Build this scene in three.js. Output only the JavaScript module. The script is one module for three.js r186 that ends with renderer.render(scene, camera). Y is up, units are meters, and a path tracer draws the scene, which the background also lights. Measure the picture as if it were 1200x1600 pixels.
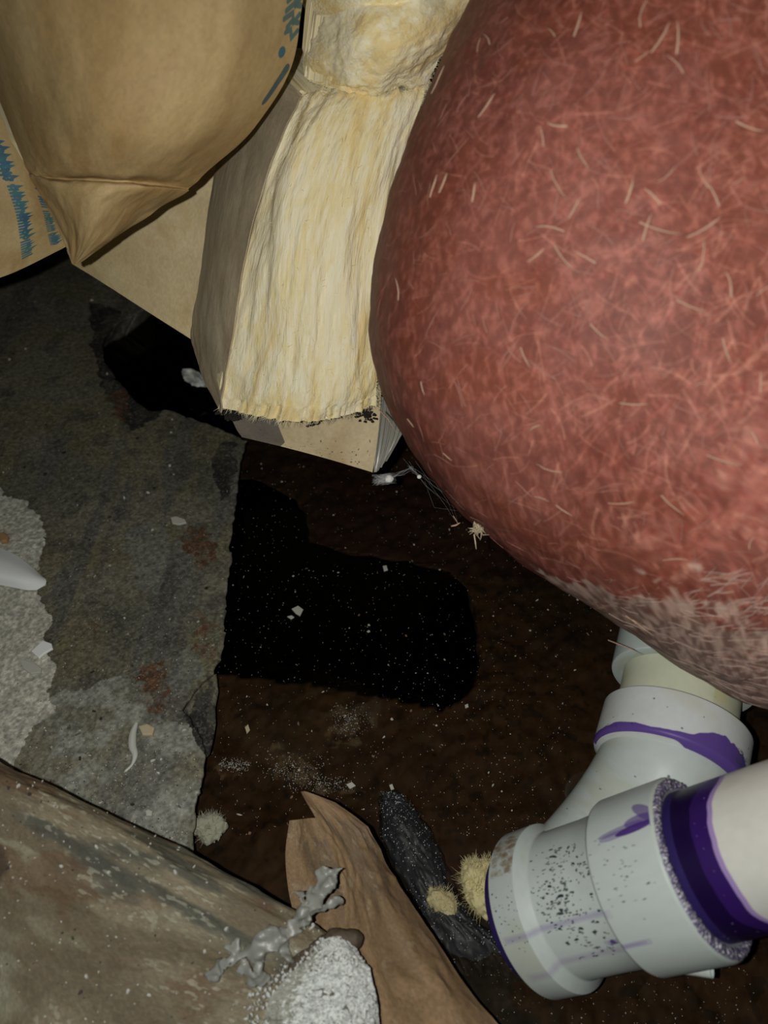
import * as THREE from 'three';
import { mergeGeometries, mergeVertices } from 'three/addons/utils/BufferGeometryUtils.js';
import { MarchingCubes } from 'three/addons/objects/MarchingCubes.js';

// ---------------------------------------------------------------- camera, flash, exposure
const scene = new THREE.Scene();
scene.background = new THREE.Color(0x000000);
const FOCAL = 1200, PITCH = 46 * Math.PI / 180, EYE_H = 0.415;
const camera = new THREE.PerspectiveCamera(2 * Math.atan(800 / FOCAL) * 180 / Math.PI, 1200 / 1600, 0.01, 20);
camera.position.set(0, EYE_H, 0);
camera.rotation.set(-PITCH, 0, 0);
camera.focus = 0.45; camera.userData.fStop = 8;
camera.updateMatrixWorld();
scene.add(camera);

const renderer = new THREE.WebGLRenderer({ antialias: true });
renderer.toneMapping = THREE.LinearToneMapping;
renderer.toneMappingExposure = 1.0;
renderer.shadowMap.enabled = true;

// the flash lamp of the hand-held camera, just left of the lens
const flash = new THREE.PointLight(0xfffdf6, 0.35, 0, 2);
flash.name = 'flash_lamp';
flash.position.set(-0.02, EYE_H + 0.010, 0.003);
flash.castShadow = true; flash.shadow.radius = 0.12; flash.shadow.mapSize.set(2048, 2048); flash.shadow.camera.near = 0.02;
scene.add(flash);

// ---------------------------------------------------------------- helpers
function rng(seed) { let s = seed >>> 0; return () => { s = (s + 0x6D2B79F5) | 0; let t = Math.imul(s ^ (s >>> 15), 1 | s); t = (t + Math.imul(t ^ (t >>> 7), 61 | t)) ^ t; return ((t ^ (t >>> 14)) >>> 0) / 4294967296; }; }
const V = (x, y, z) => new THREE.Vector3(x, y, z);
const SP = Math.sin(PITCH), CP = Math.cos(PITCH);
// a place at a distance t straight ahead of the eye, seen at photo column x and row y
function at(x, y, t) { const a = (x - 600) / FOCAL, v = (800 - y) / FOCAL; return V(a * t, EYE_H + t * (-SP + CP * v), -t * (CP + SP * v)); }
// a place on a level surface of height h
function on(x, y, h = 0) { const v = (800 - y) / FOCAL; return at(x, y, (EYE_H - h) / (SP - CP * v)); }
function hash3(i, j, k) { let h = Math.imul(i, 374761393) + Math.imul(j, 668265263) + Math.imul(k, 1274126177); h = Math.imul(h ^ (h >>> 13), 1274126177); return ((h ^ (h >>> 16)) >>> 0) / 4294967296; }
function noise(x, y, z = 0) {
  const i = Math.floor(x), j = Math.floor(y), k = Math.floor(z); let a = x - i, b = y - j, c = z - k;
  a = a * a * (3 - 2 * a); b = b * b * (3 - 2 * b); c = c * c * (3 - 2 * c);
  const L = (p, q, t) => p + (q - p) * t;
  const p = L(L(hash3(i, j, k), hash3(i + 1, j, k), a), L(hash3(i, j + 1, k), hash3(i + 1, j + 1, k), a), b);
  if (c === 0) return p;
  return L(p, L(L(hash3(i, j, k + 1), hash3(i + 1, j, k + 1), a), L(hash3(i, j + 1, k + 1), hash3(i + 1, j + 1, k + 1), a), b), c);
}
function fbm(x, y, z = 0, o = 4) { let s = 0, a = 0.5, n = 0; for (let i = 0; i < o; i++) { s += a * noise(x, y, z); n += a; a *= 0.5; x = x * 2.03 + 17.1; y = y * 2.03 + 5.3; z = z * 2 + 1; } return s / n; }
const sm = (a, b, x) => { const t = Math.min(1, Math.max(0, (x - a) / (b - a))); return t * t * (3 - 2 * t); };
const mix3 = (a, b, t) => [a[0] + (b[0] - a[0]) * t, a[1] + (b[1] - a[1]) * t, a[2] + (b[2] - a[2]) * t];
const usedNames = {};
function numbered(n) { const k = usedNames[n] = (usedNames[n] ?? -1) + 1; return k ? `${n}_${String(k).padStart(3, '0')}` : n; }
function mesh(name, geo, mat, parent = scene) {
  const m = new THREE.Mesh(geo, mat); m.name = parent === scene ? numbered(name) : name;
  m.castShadow = m.receiveShadow = true; parent.add(m); return m;
}
function thing(name, label, category, group) { const g = new THREE.Group(); g.name = numbered(name); g.userData = { label, category }; if (group) g.userData.group = group; scene.add(g); return g; }
function tag(o, label, category, group, kind) { Object.assign(o.userData, { label, category }); if (group) o.userData.group = group; if (kind) o.userData.kind = kind; return o; }
function structure(o, label) { o.userData.kind = 'structure'; if (label) o.userData.label = label; return o; }
// group at the base of its contents, so that a thing stands at its own place
function settle(g) {
  g.updateMatrixWorld(true);
  const b = new THREE.Box3().setFromObject(g), c = b.getCenter(V(0, 0, 0)); c.y = b.min.y;
  for (const o of g.children) { o.geometry = o.geometry.clone(); o.geometry.translate(-c.x, -c.y, -c.z); for (const s of o.children) { s.geometry = s.geometry.clone(); s.geometry.translate(-c.x, -c.y, -c.z); } }
  g.position.copy(c); return g;
}
function settleMesh(m) { m.geometry.computeBoundingBox(); const b = m.geometry.boundingBox, c = b.getCenter(V(0, 0, 0)); c.y = b.min.y; m.geometry.translate(-c.x, -c.y, -c.z); m.position.copy(c); return m; }

// pixel-wise texture: fn(u, v) -> [r, g, b] in 0..1 (sRGB) or one number
function bake(w, h, fn, srgb = true, repeat = false) {
  const d = new Uint8Array(w * h * 4);
  for (let j = 0; j < h; j++) for (let i = 0; i < w; i++) {
    const c = fn((i + 0.5) / w, (j + 0.5) / h), k = (j * w + i) * 4;
    if (typeof c === 'number') d[k] = d[k + 1] = d[k + 2] = Math.max(0, Math.min(255, c * 255)); else for (let q = 0; q < 3; q++) d[k + q] = Math.max(0, Math.min(255, c[q] * 255));
    d[k + 3] = 255;
  }
  const t = new THREE.DataTexture(d, w, h, THREE.RGBAFormat); t.magFilter = t.minFilter = THREE.LinearFilter;
  t.wrapS = t.wrapT = repeat ? THREE.RepeatWrapping : THREE.ClampToEdgeWrapping;
  if (srgb) t.colorSpace = THREE.SRGBColorSpace; t.needsUpdate = true; return t;
}
function paint(w, h, draw) { const c = document.createElement('canvas'); c.width = w; c.height = h; const x = c.getContext('2d'); draw(x, w, h); return { d: x.getImageData(0, 0, w, h).data, w, h, get(u, v) { const i = Math.min(w - 1, Math.max(0, Math.floor(u * w))), j = Math.min(h - 1, Math.max(0, Math.floor(v * h))), k = (j * w + i) * 4; return [this.d[k] / 255, this.d[k + 1] / 255, this.d[k + 2] / 255, this.d[k + 3] / 255]; } }; }

function cr(p0, p1, p2, p3, t) { const t2 = t * t, t3 = t2 * t; const f = k => 0.5 * (2 * p1[k] + (p2[k] - p0[k]) * t + (2 * p0[k] - 5 * p1[k] + 4 * p2[k] - p3[k]) * t2 + (3 * p1[k] - p0[k] - 3 * p2[k] + p3[k]) * t3); return V(f('x'), f('y'), f('z')); }
function spline(pts, u) { const n = pts.length - 1, s = Math.min(n - 1e-9, Math.max(0, u * n)), i = Math.floor(s); const g = k => k < 0 ? pts[0].clone().multiplyScalar(2).sub(pts[1]) : k > n ? pts[n].clone().multiplyScalar(2).sub(pts[n - 1]) : pts[k]; return cr(g(i - 1), g(i), g(i + 1), g(i + 2), s - i); }
// smooth sheet through rows of control places, given real thickness: 'back' is the vector to its rear face, or a number to follow the surface
function sheet(rows, nu, nv, back, rough = () => 0) {
  const ctrl = rows.map(r => r.map(p => Array.isArray(p) ? at(...p) : p)), P = [];
  for (let i = 0; i <= nu; i++) P.push(ctrl.map(r => spline(r, i / nu)));
  const G = [];
  for (let j = 0; j <= nv; j++) { G.push([]); for (let i = 0; i <= nu; i++) G[j].push(spline(P[i], j / nv)); }
  const nrm = (A, i, j) => { const a = A[j][Math.min(nu, i + 1)].clone().sub(A[j][Math.max(0, i - 1)]), b = A[Math.min(nv, j + 1)][i].clone().sub(A[Math.max(0, j - 1)][i]); const n = b.cross(a).normalize(); return n; };
  const mid = nrm(G, nu >> 1, nv >> 1), eye = V(0, EYE_H, 0).sub(G[nv >> 1][nu >> 1]), sign = mid.dot(eye) < 0 ? -1 : 1;
  const N = G.map((r, j) => r.map((_, i) => nrm(G, i, j).multiplyScalar(sign)));
  const A = G.map((r, j) => r.map((p, i) => p.clone().addScaledVector(N[j][i], rough(i / nu, j / nv, p))));
  const B = A.map((r, j) => r.map((p, i) => back.isVector3 ? G[j][i].clone().add(back) : p.clone().addScaledVector(N[j][i], -back)));
  const pos = [], uv = [], idx = [], W = nu + 1, H = nv + 1;
  for (const L of [A, B]) for (let j = 0; j <= nv; j++) for (let i = 0; i <= nu; i++) { pos.push(L[j][i].x, L[j][i].y, L[j][i].z); uv.push(i / nu, j / nv); }
  const q = (a, b, c, d) => sign > 0 ? idx.push(a, b, c, b, d, c) : idx.push(a, c, b, b, c, d), o = W * H;
  for (let j = 0; j < nv; j++) for (let i = 0; i < nu; i++) { const k = j * W + i; q(k, k + W, k + 1, k + W + 1); q(o + k, o + k + 1, o + k + W, o + k + W + 1); }
  const border = []; for (let i = 0; i < nu; i++) border.push(i); for (let j = 0; j < nv; j++) border.push(j * W + nu); for (let i = nu; i > 0; i--) border.push(nv * W + i); for (let j = nv; j > 0; j--) border.push(j * W);
  // rim faces with their own vertices, so that edges stay crisp
  const rim = []; for (const k of border) { for (const s of [k, k + o]) { rim.push(pos.length / 3); pos.push(pos[s * 3], pos[s * 3 + 1], pos[s * 3 + 2]); uv.push(uv[s * 2], uv[s * 2 + 1]); } }
  const n = border.length; for (let k = 0; k < n; k++) { const a = rim[2 * k], b = rim[2 * k + 1], c = rim[2 * ((k + 1) % n)], d = rim[2 * ((k + 1) % n) + 1]; q(a, c, b, d); }
  const g = new THREE.BufferGeometry(); g.setAttribute('position', new THREE.Float32BufferAttribute(pos, 3)); g.setAttribute('uv', new THREE.Float32BufferAttribute(uv, 2)); g.setIndex(idx); g.computeVertexNormals();
  g.userData = { A, N, nu, nv }; return g;
}
const clean = g => { g.userData = {}; return g; };
// thin three-sided fibres: list of [points, radius]
function fibres(list) {
  const pos = [], idx = [];
  for (const [pts, r] of list) {
    const b0 = pos.length / 3, n = pts.length;
    for (let k = 0; k < n; k++) {
      const d = pts[Math.min(n - 1, k + 1)].clone().sub(pts[Math.max(0, k - 1)]).normalize(), s = V(0.31, 0.7, 0.52).cross(d).normalize(), e = d.clone().cross(s), rr = r * (k === n - 1 ? 0.35 : 1);
      for (let a = 0; a < 3; a++) { const c = Math.cos(a * 2.0944) * rr, q = Math.sin(a * 2.0944) * rr; pos.push(pts[k].x + s.x * c + e.x * q, pts[k].y + s.y * c + e.y * q, pts[k].z + s.z * c + e.z * q); }
      if (k) for (let a = 0; a < 3; a++) { const p = b0 + (k - 1) * 3 + a, p2 = b0 + (k - 1) * 3 + (a + 1) % 3; idx.push(p, p2, p + 3, p2, p2 + 3, p + 3); }
    }
    idx.push(b0, b0 + 2, b0 + 1, b0 + n * 3 - 3, b0 + n * 3 - 2, b0 + n * 3 - 1);
  }
  const g = new THREE.BufferGeometry(); g.setAttribute('position', new THREE.Float32BufferAttribute(pos, 3)); g.setAttribute('uv', new THREE.Float32BufferAttribute(new Float32Array(pos.length / 3 * 2), 2)); g.setIndex(idx); g.computeVertexNormals(); return g;
}
// small irregular crumbs with colours: list of [place, size, colour, flatness]
function crumbs(list, R) {
  const pos = [], col = [], idx = [];
  for (const [p, s, c, flat] of list) {
    const b = pos.length / 3, a0 = R() * 6.28, st = 0.55 + R() * 0.9, n = 5;
    const ring = []; for (let k = 0; k < n; k++) { const a = k / n * 6.283, q = s * (0.6 + 0.6 * R()); const x = Math.cos(a) * q * st, z = Math.sin(a) * q / st; ring.push([x * Math.cos(a0) - z * Math.sin(a0), x * Math.sin(a0) + z * Math.cos(a0)]); }
    for (const [x, z] of ring) { pos.push(p.x + x, p.y, p.z + z); col.push(...c); }
    const tilt = (R() - 0.5) * 0.7;
    for (const [x, z] of ring) { pos.push(p.x + x * 0.75, p.y + s * flat * (0.8 + tilt * x / s + 0.3 * R()), p.z + z * 0.75); col.push(...c); }
    for (let k = 0; k < n; k++) { const m = (k + 1) % n; idx.push(b + k, b + n + k, b + m, b + m, b + n + k, b + n + m); if (k > 1) idx.push(b + n, b + n + k, b + n + k - 1); }
  }
  let g = new THREE.BufferGeometry(); g.setAttribute('position', new THREE.Float32BufferAttribute(pos, 3)); g.setAttribute('color', new THREE.Float32BufferAttribute(col, 3)); g.setIndex(idx); g = g.toNonIndexed(); g.computeVertexNormals(); return g;
}
const std = o => new THREE.MeshStandardMaterial({ roughness: 0.85, metalness: 0, side: THREE.DoubleSide, ...o });
function inside(poly, x, y) { let c = false; for (let i = 0, j = poly.length - 1; i < poly.length; j = i++) { const [a, b] = poly[i], [d, e] = poly[j]; if ((b > y) !== (e > y) && x < (d - a) * (y - b) / (e - b) + a) c = !c; } return c; }
const ground = (pts, h = 0) => pts.map(([x, y]) => { const p = on(x, y, h); return [p.x, p.z]; });

// ---------------------------------------------------------------- concrete floor slab with a broken box-out
const PIT_Y = -0.027, WATER_Y = -0.022;
const R0 = rng(11);
// outline of the slab on its level, starting outside the view
const edgePx = [[297, 1345], [301, 1300], [304, 1268], [313, 1238], [318, 1205], [319, 1175], [316, 1155], [308, 1136], [297, 1120], [285, 1108], [291, 1096], [304, 1080], [316, 1064], [334, 1052], [345, 1030], [349, 985], [351, 950], [357, 900], [362, 862], [361, 840], [368, 770], [378, 715], [386, 688], [350, 672], [322, 660], [290, 652], [262, 640], [236, 641], [214, 628], [196, 606], [180, 588], [164, 566], [158, 540], [168, 516], [190, 500], [215, 490], [240, 470]];
const edge = ground(edgePx), slabPts = [];
for (let i = 0; i < edge.length; i++) {
  slabPts.push(edge[i]);
  if (i + 1 < edge.length) { const [a, b] = edge[i], [c, d] = edge[i + 1], n = Math.max(1, Math.round(Math.hypot(c - a, d - b) / 0.002)); for (let k = 1; k < n; k++) { const t = k / n; const x = a + (c - a) * t, z = b + (d - b) * t; slabPts.push([x + (fbm(x * 90, z * 90, 61, 3) - 0.5) * 0.005, z + (fbm(x * 90 + 30, z * 90, 62, 3) - 0.5) * 0.005]); } }
}
const slabOutline = [[slabPts[0][0] - 0.004, 0.3], ...slabPts, [slabPts.at(-1)[0] + 0.02, -0.75], [0.9, -0.75], [0.9, -1.05], [-0.8, -1.05], [-0.8, 0.3]];
function poly2geo(pts, top, thick, bevel = 0.0012) {
  const s = new THREE.Shape(pts.map(([x, z]) => new THREE.Vector2(x, -z)));
  const g = new THREE.ExtrudeGeometry(s, { depth: thick - 2 * bevel, bevelEnabled: bevel > 0, bevelThickness: bevel, bevelSize: bevel, bevelOffset: -bevel, bevelSegments: 3, steps: 1 });
  g.rotateX(-Math.PI / 2); g.translate(0, top - thick + bevel, 0); return g;
}
function groundUV(g, x0, x1, z0, z1) { const p = g.attributes.position, uv = new Float32Array(p.count * 2); for (let i = 0; i < p.count; i++) { uv[i * 2] = (p.getX(i) - x0) / (x1 - x0); uv[i * 2 + 1] = (p.getZ(i) - z0) / (z1 - z0); } g.setAttribute('uv', new THREE.BufferAttribute(uv, 2)); return g; }
const FX0 = -0.52, FX1 = -0.06, FZ0 = -0.82, FZ1 = 0.02;
const dry = ground([[-60, 740], [0, 768], [38, 780], [62, 806], [66, 850], [58, 900], [56, 940], [72, 975], [78, 1010], [86, 1060], [84, 1100], [70, 1130], [52, 1145], [40, 1180], [20, 1215], [-80, 1200]]);
const dusty = ground([[100, 1090], [190, 1060], [250, 1110], [300, 1140], [330, 1190], [310, 1260], [300, 1330], [200, 1290], [60, 1220], [40, 1150]]);
const rusts = [[[296, 835], [312, 815], [330, 830], [332, 880], [318, 895], [290, 865]], [[310, 955], [335, 975], [330, 1010], [308, 1000]], [[306, 1010], [334, 1015], [330, 1035], [305, 1030]], [[210, 1048], [250, 1040], [270, 1070], [265, 1100], [225, 1105], [212, 1080]], [[175, 608], [205, 610], [200, 660], [178, 655]], [[128, 972], [148, 972], [146, 985], [130, 983]]].map(p => ground(p));
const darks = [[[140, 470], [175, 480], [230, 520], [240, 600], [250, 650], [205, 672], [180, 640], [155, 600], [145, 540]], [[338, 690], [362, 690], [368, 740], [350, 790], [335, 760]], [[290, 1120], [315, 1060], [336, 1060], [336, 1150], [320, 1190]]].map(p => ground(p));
const greys = [[[200, 830], [250, 820], [260, 880], [235, 930], [205, 920]], [[260, 1030], [310, 1020], [310, 1060], [280, 1090]]].map(p => ground(p));
const scratch = paint(1024, 2048, (c, w, h) => {
  const R = rng(5);
  for (let i = 0; i < 260; i++) { c.fillStyle = `rgba(0,0,0,${0.15 + 0.5 * R()})`; c.beginPath(); c.ellipse(R() * w, R() * h, 1 + 4 * R() * R(), 1 + 3 * R(), R() * 3, 0, 6.3); c.fill(); }
  for (let i = 0; i < 500; i++) { c.fillStyle = `rgba(255,255,245,${0.12 + 0.4 * R()})`; c.beginPath(); c.arc(R() * w, R() * h, 0.7 + 1.6 * R() * R(), 0, 6.3); c.fill(); }
});
const floorMap = bake(1024, 1870, (u, v) => {
  const x = FX0 + u * (FX1 - FX0), z = FZ0 + v * (FZ1 - FZ0);
  const w1 = (fbm(x * 90, z * 90, 3) - 0.5) * 0.022, w2 = (fbm(x * 90 + 40, z * 90, 9) - 0.5) * 0.022, X = x + w1, Z = z + w2;
  const big = fbm(x * 14, z * 14, 1), mid = fbm(x * 60, z * 60, 5), fine = fbm(x * 500, z * 500, 7, 3), stre = fbm(x * 60, z * 9, 12, 3);
  let c = mix3([0.36, 0.355, 0.30], [0.44, 0.43, 0.37], sm(0.3, 0.7, big));
  c = mix3(c, [0.42, 0.40, 0.30], 0.7 * sm(0.45, 0.65, fbm(x * 25 + 9, z * 25, 2)));
  c = mix3(c, [0.33, 0.33, 0.33], 0.55 * sm(0.52, 0.66, stre));
  c = mix3(c, [0.26, 0.255, 0.235], 0.5 * sm(0.58, 0.72, mid));
  const flat = (poly, a, b) => inside(poly, X * a + x * (1 - a), Z * a + z * (1 - a)) ? b : 0;
  if (flat(dusty, 1, 1)) c = mix3(c, [0.56, 0.57, 0.535], 0.25 + 0.65 * sm(0.38, 0.62, mid));
  for (const p of greys) if (inside(p, X, Z)) c = mix3(c, [0.45, 0.47, 0.46], 0.5);
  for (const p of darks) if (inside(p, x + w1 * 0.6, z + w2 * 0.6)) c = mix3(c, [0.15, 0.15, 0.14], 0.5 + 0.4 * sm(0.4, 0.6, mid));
  for (const p of rusts) if (inside(p, X, Z)) c = mix3(c, [0.36, 0.24, 0.16], 0.25 + 0.6 * sm(0.42, 0.58, fbm(x * 220, z * 220, 4, 3)));
  if (inside(dry, x + w1 * 0.7, z + w2 * 0.7)) c = mix3([0.69, 0.685, 0.625], [0.79, 0.79, 0.74], mid);
  const k = 0.66 + 0.68 * fine, g = sm(0.60, 0.70, fbm(x * 900, z * 900, 2, 2));
  c = c.map(q => q * k); c = mix3(c, [0.62, 0.61, 0.56], 0.35 * g);
  const s = scratch.get(u, v); if (s[3] > 0) c = mix3(c, s, s[3]);
  return c;
});
const floorBump = bake(720, 1310, (u, v) => { const x = FX0 + u * (FX1 - FX0), z = FZ0 + v * (FZ1 - FZ0); return 0.6 * fbm(x * 300, z * 300, 7, 4) + 0.4 * fbm(x * 1100, z * 1100, 3, 2); }, false);
const slabMat = std({ map: floorMap, bumpMap: floorBump, bumpScale: 0.0011, roughness: 0.66 });
// the slab broke with an undercut: its underside stands back from the upper edge
const undercut = (g, dx, dz) => { const q = g.attributes.position; for (let i = 0; i < q.count; i++) if (q.getY(i) < -0.03) { q.setX(i, q.getX(i) + dx); q.setZ(i, q.getZ(i) + dz); } g.computeVertexNormals(); return g; };
const slab = structure(mesh('floor', groundUV(undercut(poly2geo(slabOutline, 0, 0.1), -0.07, 0.02), FX0, FX1, FZ0, FZ1), slabMat), 'stained grey concrete floor slab with a broken edge');
const ledgeGeo = poly2geo(ground([[288, 1108], [296, 1092], [318, 1062], [338, 1052], [341, 1080], [336, 1105], [337, 1130], [332, 1160], [327, 1178], [316, 1172], [305, 1140]], -0.007), -0.006, 0.05, 0.002);
mesh('broken_ledge', groundUV(undercut(ledgeGeo, -0.04, 0.01), FX0, FX1, FZ0, FZ1), slabMat, slab);

// ---------------------------------------------------------------- mud at the bottom of the box-out, and its standing water
const MX0 = -0.36, MX1 = 0.62, MZ0 = -0.75, MZ1 = 0.3;
const hole = ground([[330, 745], [400, 752], [470, 790], [484, 852], [560, 872], [640, 884], [700, 900], [728, 924], [740, 975], [746, 1045], [728, 1088], [692, 1102], [600, 1084], [480, 1062], [330, 1048]], PIT_Y);
const dusts = [[[520, 1098], [560, 1085], [582, 1105], [560, 1150], [512, 1160], [500, 1130]], [[415, 1160], [470, 1180], [520, 1215], [560, 1235], [470, 1235], [410, 1205]], [[335, 1185], [370, 1180], [400, 1200], [380, 1215], [345, 1205]]].map(p => ground(p, PIT_Y));
const blackMud = ground([[585, 1240], [630, 1240], [680, 1300], [700, 1380], [760, 1440], [800, 1560], [900, 1640], [760, 1700], [640, 1420], [600, 1330]], PIT_Y);
const nook = ground([[120, 440], [400, 440], [400, 640], [372, 690], [300, 690], [150, 660]], PIT_Y);
const redMud = ground([[490, 720], [760, 740], [900, 900], [740, 900], [620, 880], [490, 850]], PIT_Y);
const mudMap = bake(1400, 1500, (u, v) => {
  const x = MX0 + u * (MX1 - MX0), z = MZ0 + v * (MZ1 - MZ0), w1 = (fbm(x * 70, z * 70, 3) - 0.5) * 0.02, w2 = (fbm(x * 70 + 40, z * 70, 9) - 0.5) * 0.02, X = x + w1, Z = z + w2;
  const big = fbm(x * 16, z * 16, 21), mid = fbm(x * 80, z * 80, 25), fine = fbm(x * 420, z * 420, 27, 3);
  let c = mix3([0.175, 0.13, 0.07], [0.22, 0.16, 0.085], sm(0.35, 0.65, big));
  c = mix3(c, [0.15, 0.10, 0.06], 0.5 * sm(0.5, 0.68, mid));
  if (inside(redMud, X, Z)) c = mix3(c, [0.15, 0.07, 0.05], 0.6);
  if (inside(blackMud, X, Z)) c = mix3([0.10, 0.10, 0.10], [0.2, 0.2, 0.21], sm(0.5, 0.7, mid));
  for (const p of dusts) if (inside(p, X, Z)) c = mix3(c, [0.40, 0.39, 0.35], 0.75 * sm(0.42, 0.62, fbm(x * 160, z * 160, 31, 3)));
  const pit = sm(0.66, 0.72, fbm(x * 190, z * 190, 33, 2)); c = c.map(q => q * (0.75 + 0.5 * fine) * (1 - 0.4 * pit));
  return c;
});
{
  const n = 360, pos = [], uv = [], idx = [];
  for (let j = 0; j <= n; j++) for (let i = 0; i <= n; i++) {
    const x = MX0 + i / n * (MX1 - MX0), z = MZ0 + j / n * (MZ1 - MZ0);
    let y = PIT_Y - 0.001 + 0.004 * (fbm(x * 30, z * 30, 41) - 0.5) * 2 + 0.0022 * (fbm(x * 200, z * 200, 42, 2) - 0.5) * 2;
    if (inside(hole, x + 0.012 * (fbm(x * 60, z * 60, 51) - 0.5), z) || inside(nook, x, z)) y -= 0.035;
    pos.push(x, y, z); uv.push(i / n, j / n);
    if (i < n && j < n) { const k = j * (n + 1) + i; idx.push(k, k + n + 1, k + 1, k + 1, k + n + 1, k + n + 2); }
  }
  // closed below, so that the ground has thickness
  const b = pos.length / 3; for (const [x, z] of [[MX0, MZ0], [MX1, MZ0], [MX1, MZ1], [MX0, MZ1]]) { pos.push(x, -0.14, z); uv.push(0, 0); }
  const q = [0, n, (n + 1) * (n + 1) - 1, n * (n + 1)]; for (let k = 0; k < 4; k++) { const m = (k + 1) % 4; idx.push(q[k], q[m], b + k, q[m], b + m, b + k); } idx.push(b, b + 1, b + 2, b, b + 2, b + 3);
  const g = new THREE.BufferGeometry(); g.setAttribute('position', new THREE.Float32BufferAttribute(pos, 3)); g.setAttribute('uv', new THREE.Float32BufferAttribute(uv, 2)); g.setIndex(idx); g.computeVertexNormals();
  structure(mesh('pit_mud_floor', g, std({ map: mudMap, roughness: 0.75 })), 'dark brown mud bottom of the broken out floor box');
}
const waterMat = new THREE.MeshPhysicalMaterial({ color: new THREE.Color().setRGB(0.75, 0.66, 0.55), transmission: 1, thickness: 0, roughness: 0.04, ior: 1.33, side: THREE.DoubleSide });
{
  const w = new THREE.PlaneGeometry(MX1 - MX0 - 0.01, MZ1 - MZ0 - 0.01); w.rotateX(-Math.PI / 2); w.translate((MX0 + MX1) / 2, WATER_Y, (MZ0 + MZ1) / 2);
  tag(mesh('standing_water', w, waterMat), 'still brown water standing in the broken out floor box', 'water', null, 'stuff');
}
// the sunken hole is filled with deeper, murky water, which swallows the light in its thickness
for (const [rim, label] of [[hole, 'deep murky dark water filling the sunken hole beside the slab'], [nook, 'murky dark water in the broken corner of the slab behind the torn batt']]) {
  const pts = []; for (let i = 0; i < rim.length; i++) { const [a, b] = rim[i], [c, d] = rim[(i + 1) % rim.length], n = Math.max(1, Math.round(Math.hypot(c - a, d - b) / 0.006)); for (let k = 0; k < n; k++) { const t = k / n, x = a + (c - a) * t, z = b + (d - b) * t; pts.push([x + (fbm(x * 60, z * 60, 51) - 0.5) * 0.010, z + (fbm(x * 60 + 20, z * 60, 53) - 0.5) * 0.010]); } }
  const m = mesh('murky_water', poly2geo(pts, WATER_Y - 0.0012, 0.05, 0.0008), new THREE.MeshPhysicalMaterial({ color: 0xffffff, transmission: 1, thickness: 0.04, roughness: 0.05, ior: 1.33, attenuationColor: new THREE.Color().setRGB(0.35, 0.22, 0.11), attenuationDistance: 0.012 }));
  tag(m, label, 'water', null, 'stuff');
}
// framing the insulation is fixed to, behind the batts
structure(mesh('wall_back', new THREE.BoxGeometry(1.7, 1.3, 0.05).translate(0.05, 0.55, -0.80), std({ color: 0x4a4438, roughness: 0.9 })), 'dark wall behind the insulation');

// ---------------------------------------------------------------- bathtub shell of sprayed red fibreglass
const TUB = { c: V(0.3841, 0.3294, -0.5859), a: 0.5069, b: 0.2246, h: 0.1867, n: 3.6052, m: 2.4083 };
const tubTurn = new THREE.Matrix4().makeRotationY(1.0719).multiply(new THREE.Matrix4().makeRotationX(0.3371)).multiply(new THREE.Matrix4().makeRotationZ(0.4071));
function tubPoint(th, ph) { const sp = (v, e) => Math.sign(v) * Math.pow(Math.abs(v), e), ch = sp(Math.cos(ph), 2 / TUB.m); return V(TUB.a * ch * sp(Math.cos(th), 2 / TUB.n), TUB.h * sp(Math.sin(ph), 2 / TUB.m), TUB.b * ch * sp(Math.sin(th), 2 / TUB.n)).applyMatrix4(tubTurn).add(TUB.c); }
const tubBack = tubTurn.clone().invert();
function tubLocal(p) { return p.clone().sub(TUB.c).applyMatrix4(tubBack); }
function tubNormal(p) { const q = tubLocal(p), { a, b, h, n, m } = TUB, s = Math.pow(Math.abs(q.x / a), n) + Math.pow(Math.abs(q.z / b), n), k = Math.pow(Math.max(s, 1e-9), m / n - 1); return V(k * Math.sign(q.x) * Math.pow(Math.abs(q.x / a), n - 1) / a, Math.sign(q.y) * Math.pow(Math.abs(q.y / h), m - 1) / h, k * Math.sign(q.z) * Math.pow(Math.abs(q.z / b), n - 1) / b).normalize().transformDirection(tubTurn); }
const tubIn = q => Math.pow(Math.pow(Math.abs(q.x / TUB.a), TUB.n) + Math.pow(Math.abs(q.z / TUB.b), TUB.n), TUB.m / TUB.n) + Math.pow(Math.abs(q.y / TUB.h), TUB.m);
function tubHit(x, y) { const C = V(0, EYE_H, 0), d = at(x, y, 1).sub(C), go = t => tubIn(tubLocal(C.clone().addScaledVector(d, t))); for (let t = 0.16; t < 0.5; t += 0.006) if (go(t) < 1) { let a = t - 0.006, b = t; for (let k = 0; k < 9; k++) { const m = (a + b) / 2; if (go(m) < 1) b = m; else a = m; } return C.clone().addScaledVector(d, b); } return null; }
function tubAngles(p) { const q = tubLocal(p), w = (v, e) => Math.sign(v) * Math.pow(Math.abs(v), e), r = Math.pow(Math.pow(Math.abs(q.x / TUB.a), TUB.n) + Math.pow(Math.abs(q.z / TUB.b), TUB.n), 1 / TUB.n); return [Math.atan2(w(q.z / TUB.b, TUB.n / 2), w(q.x / TUB.a, TUB.n / 2)), Math.atan2(w(q.y / TUB.h, TUB.m / 2), Math.pow(r, TUB.m / 2))]; }
const tubThing = thing('bathtub', 'large red fibreglass bathtub shell with rough glass strands, above the white drain pipes', 'bathtub');
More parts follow.
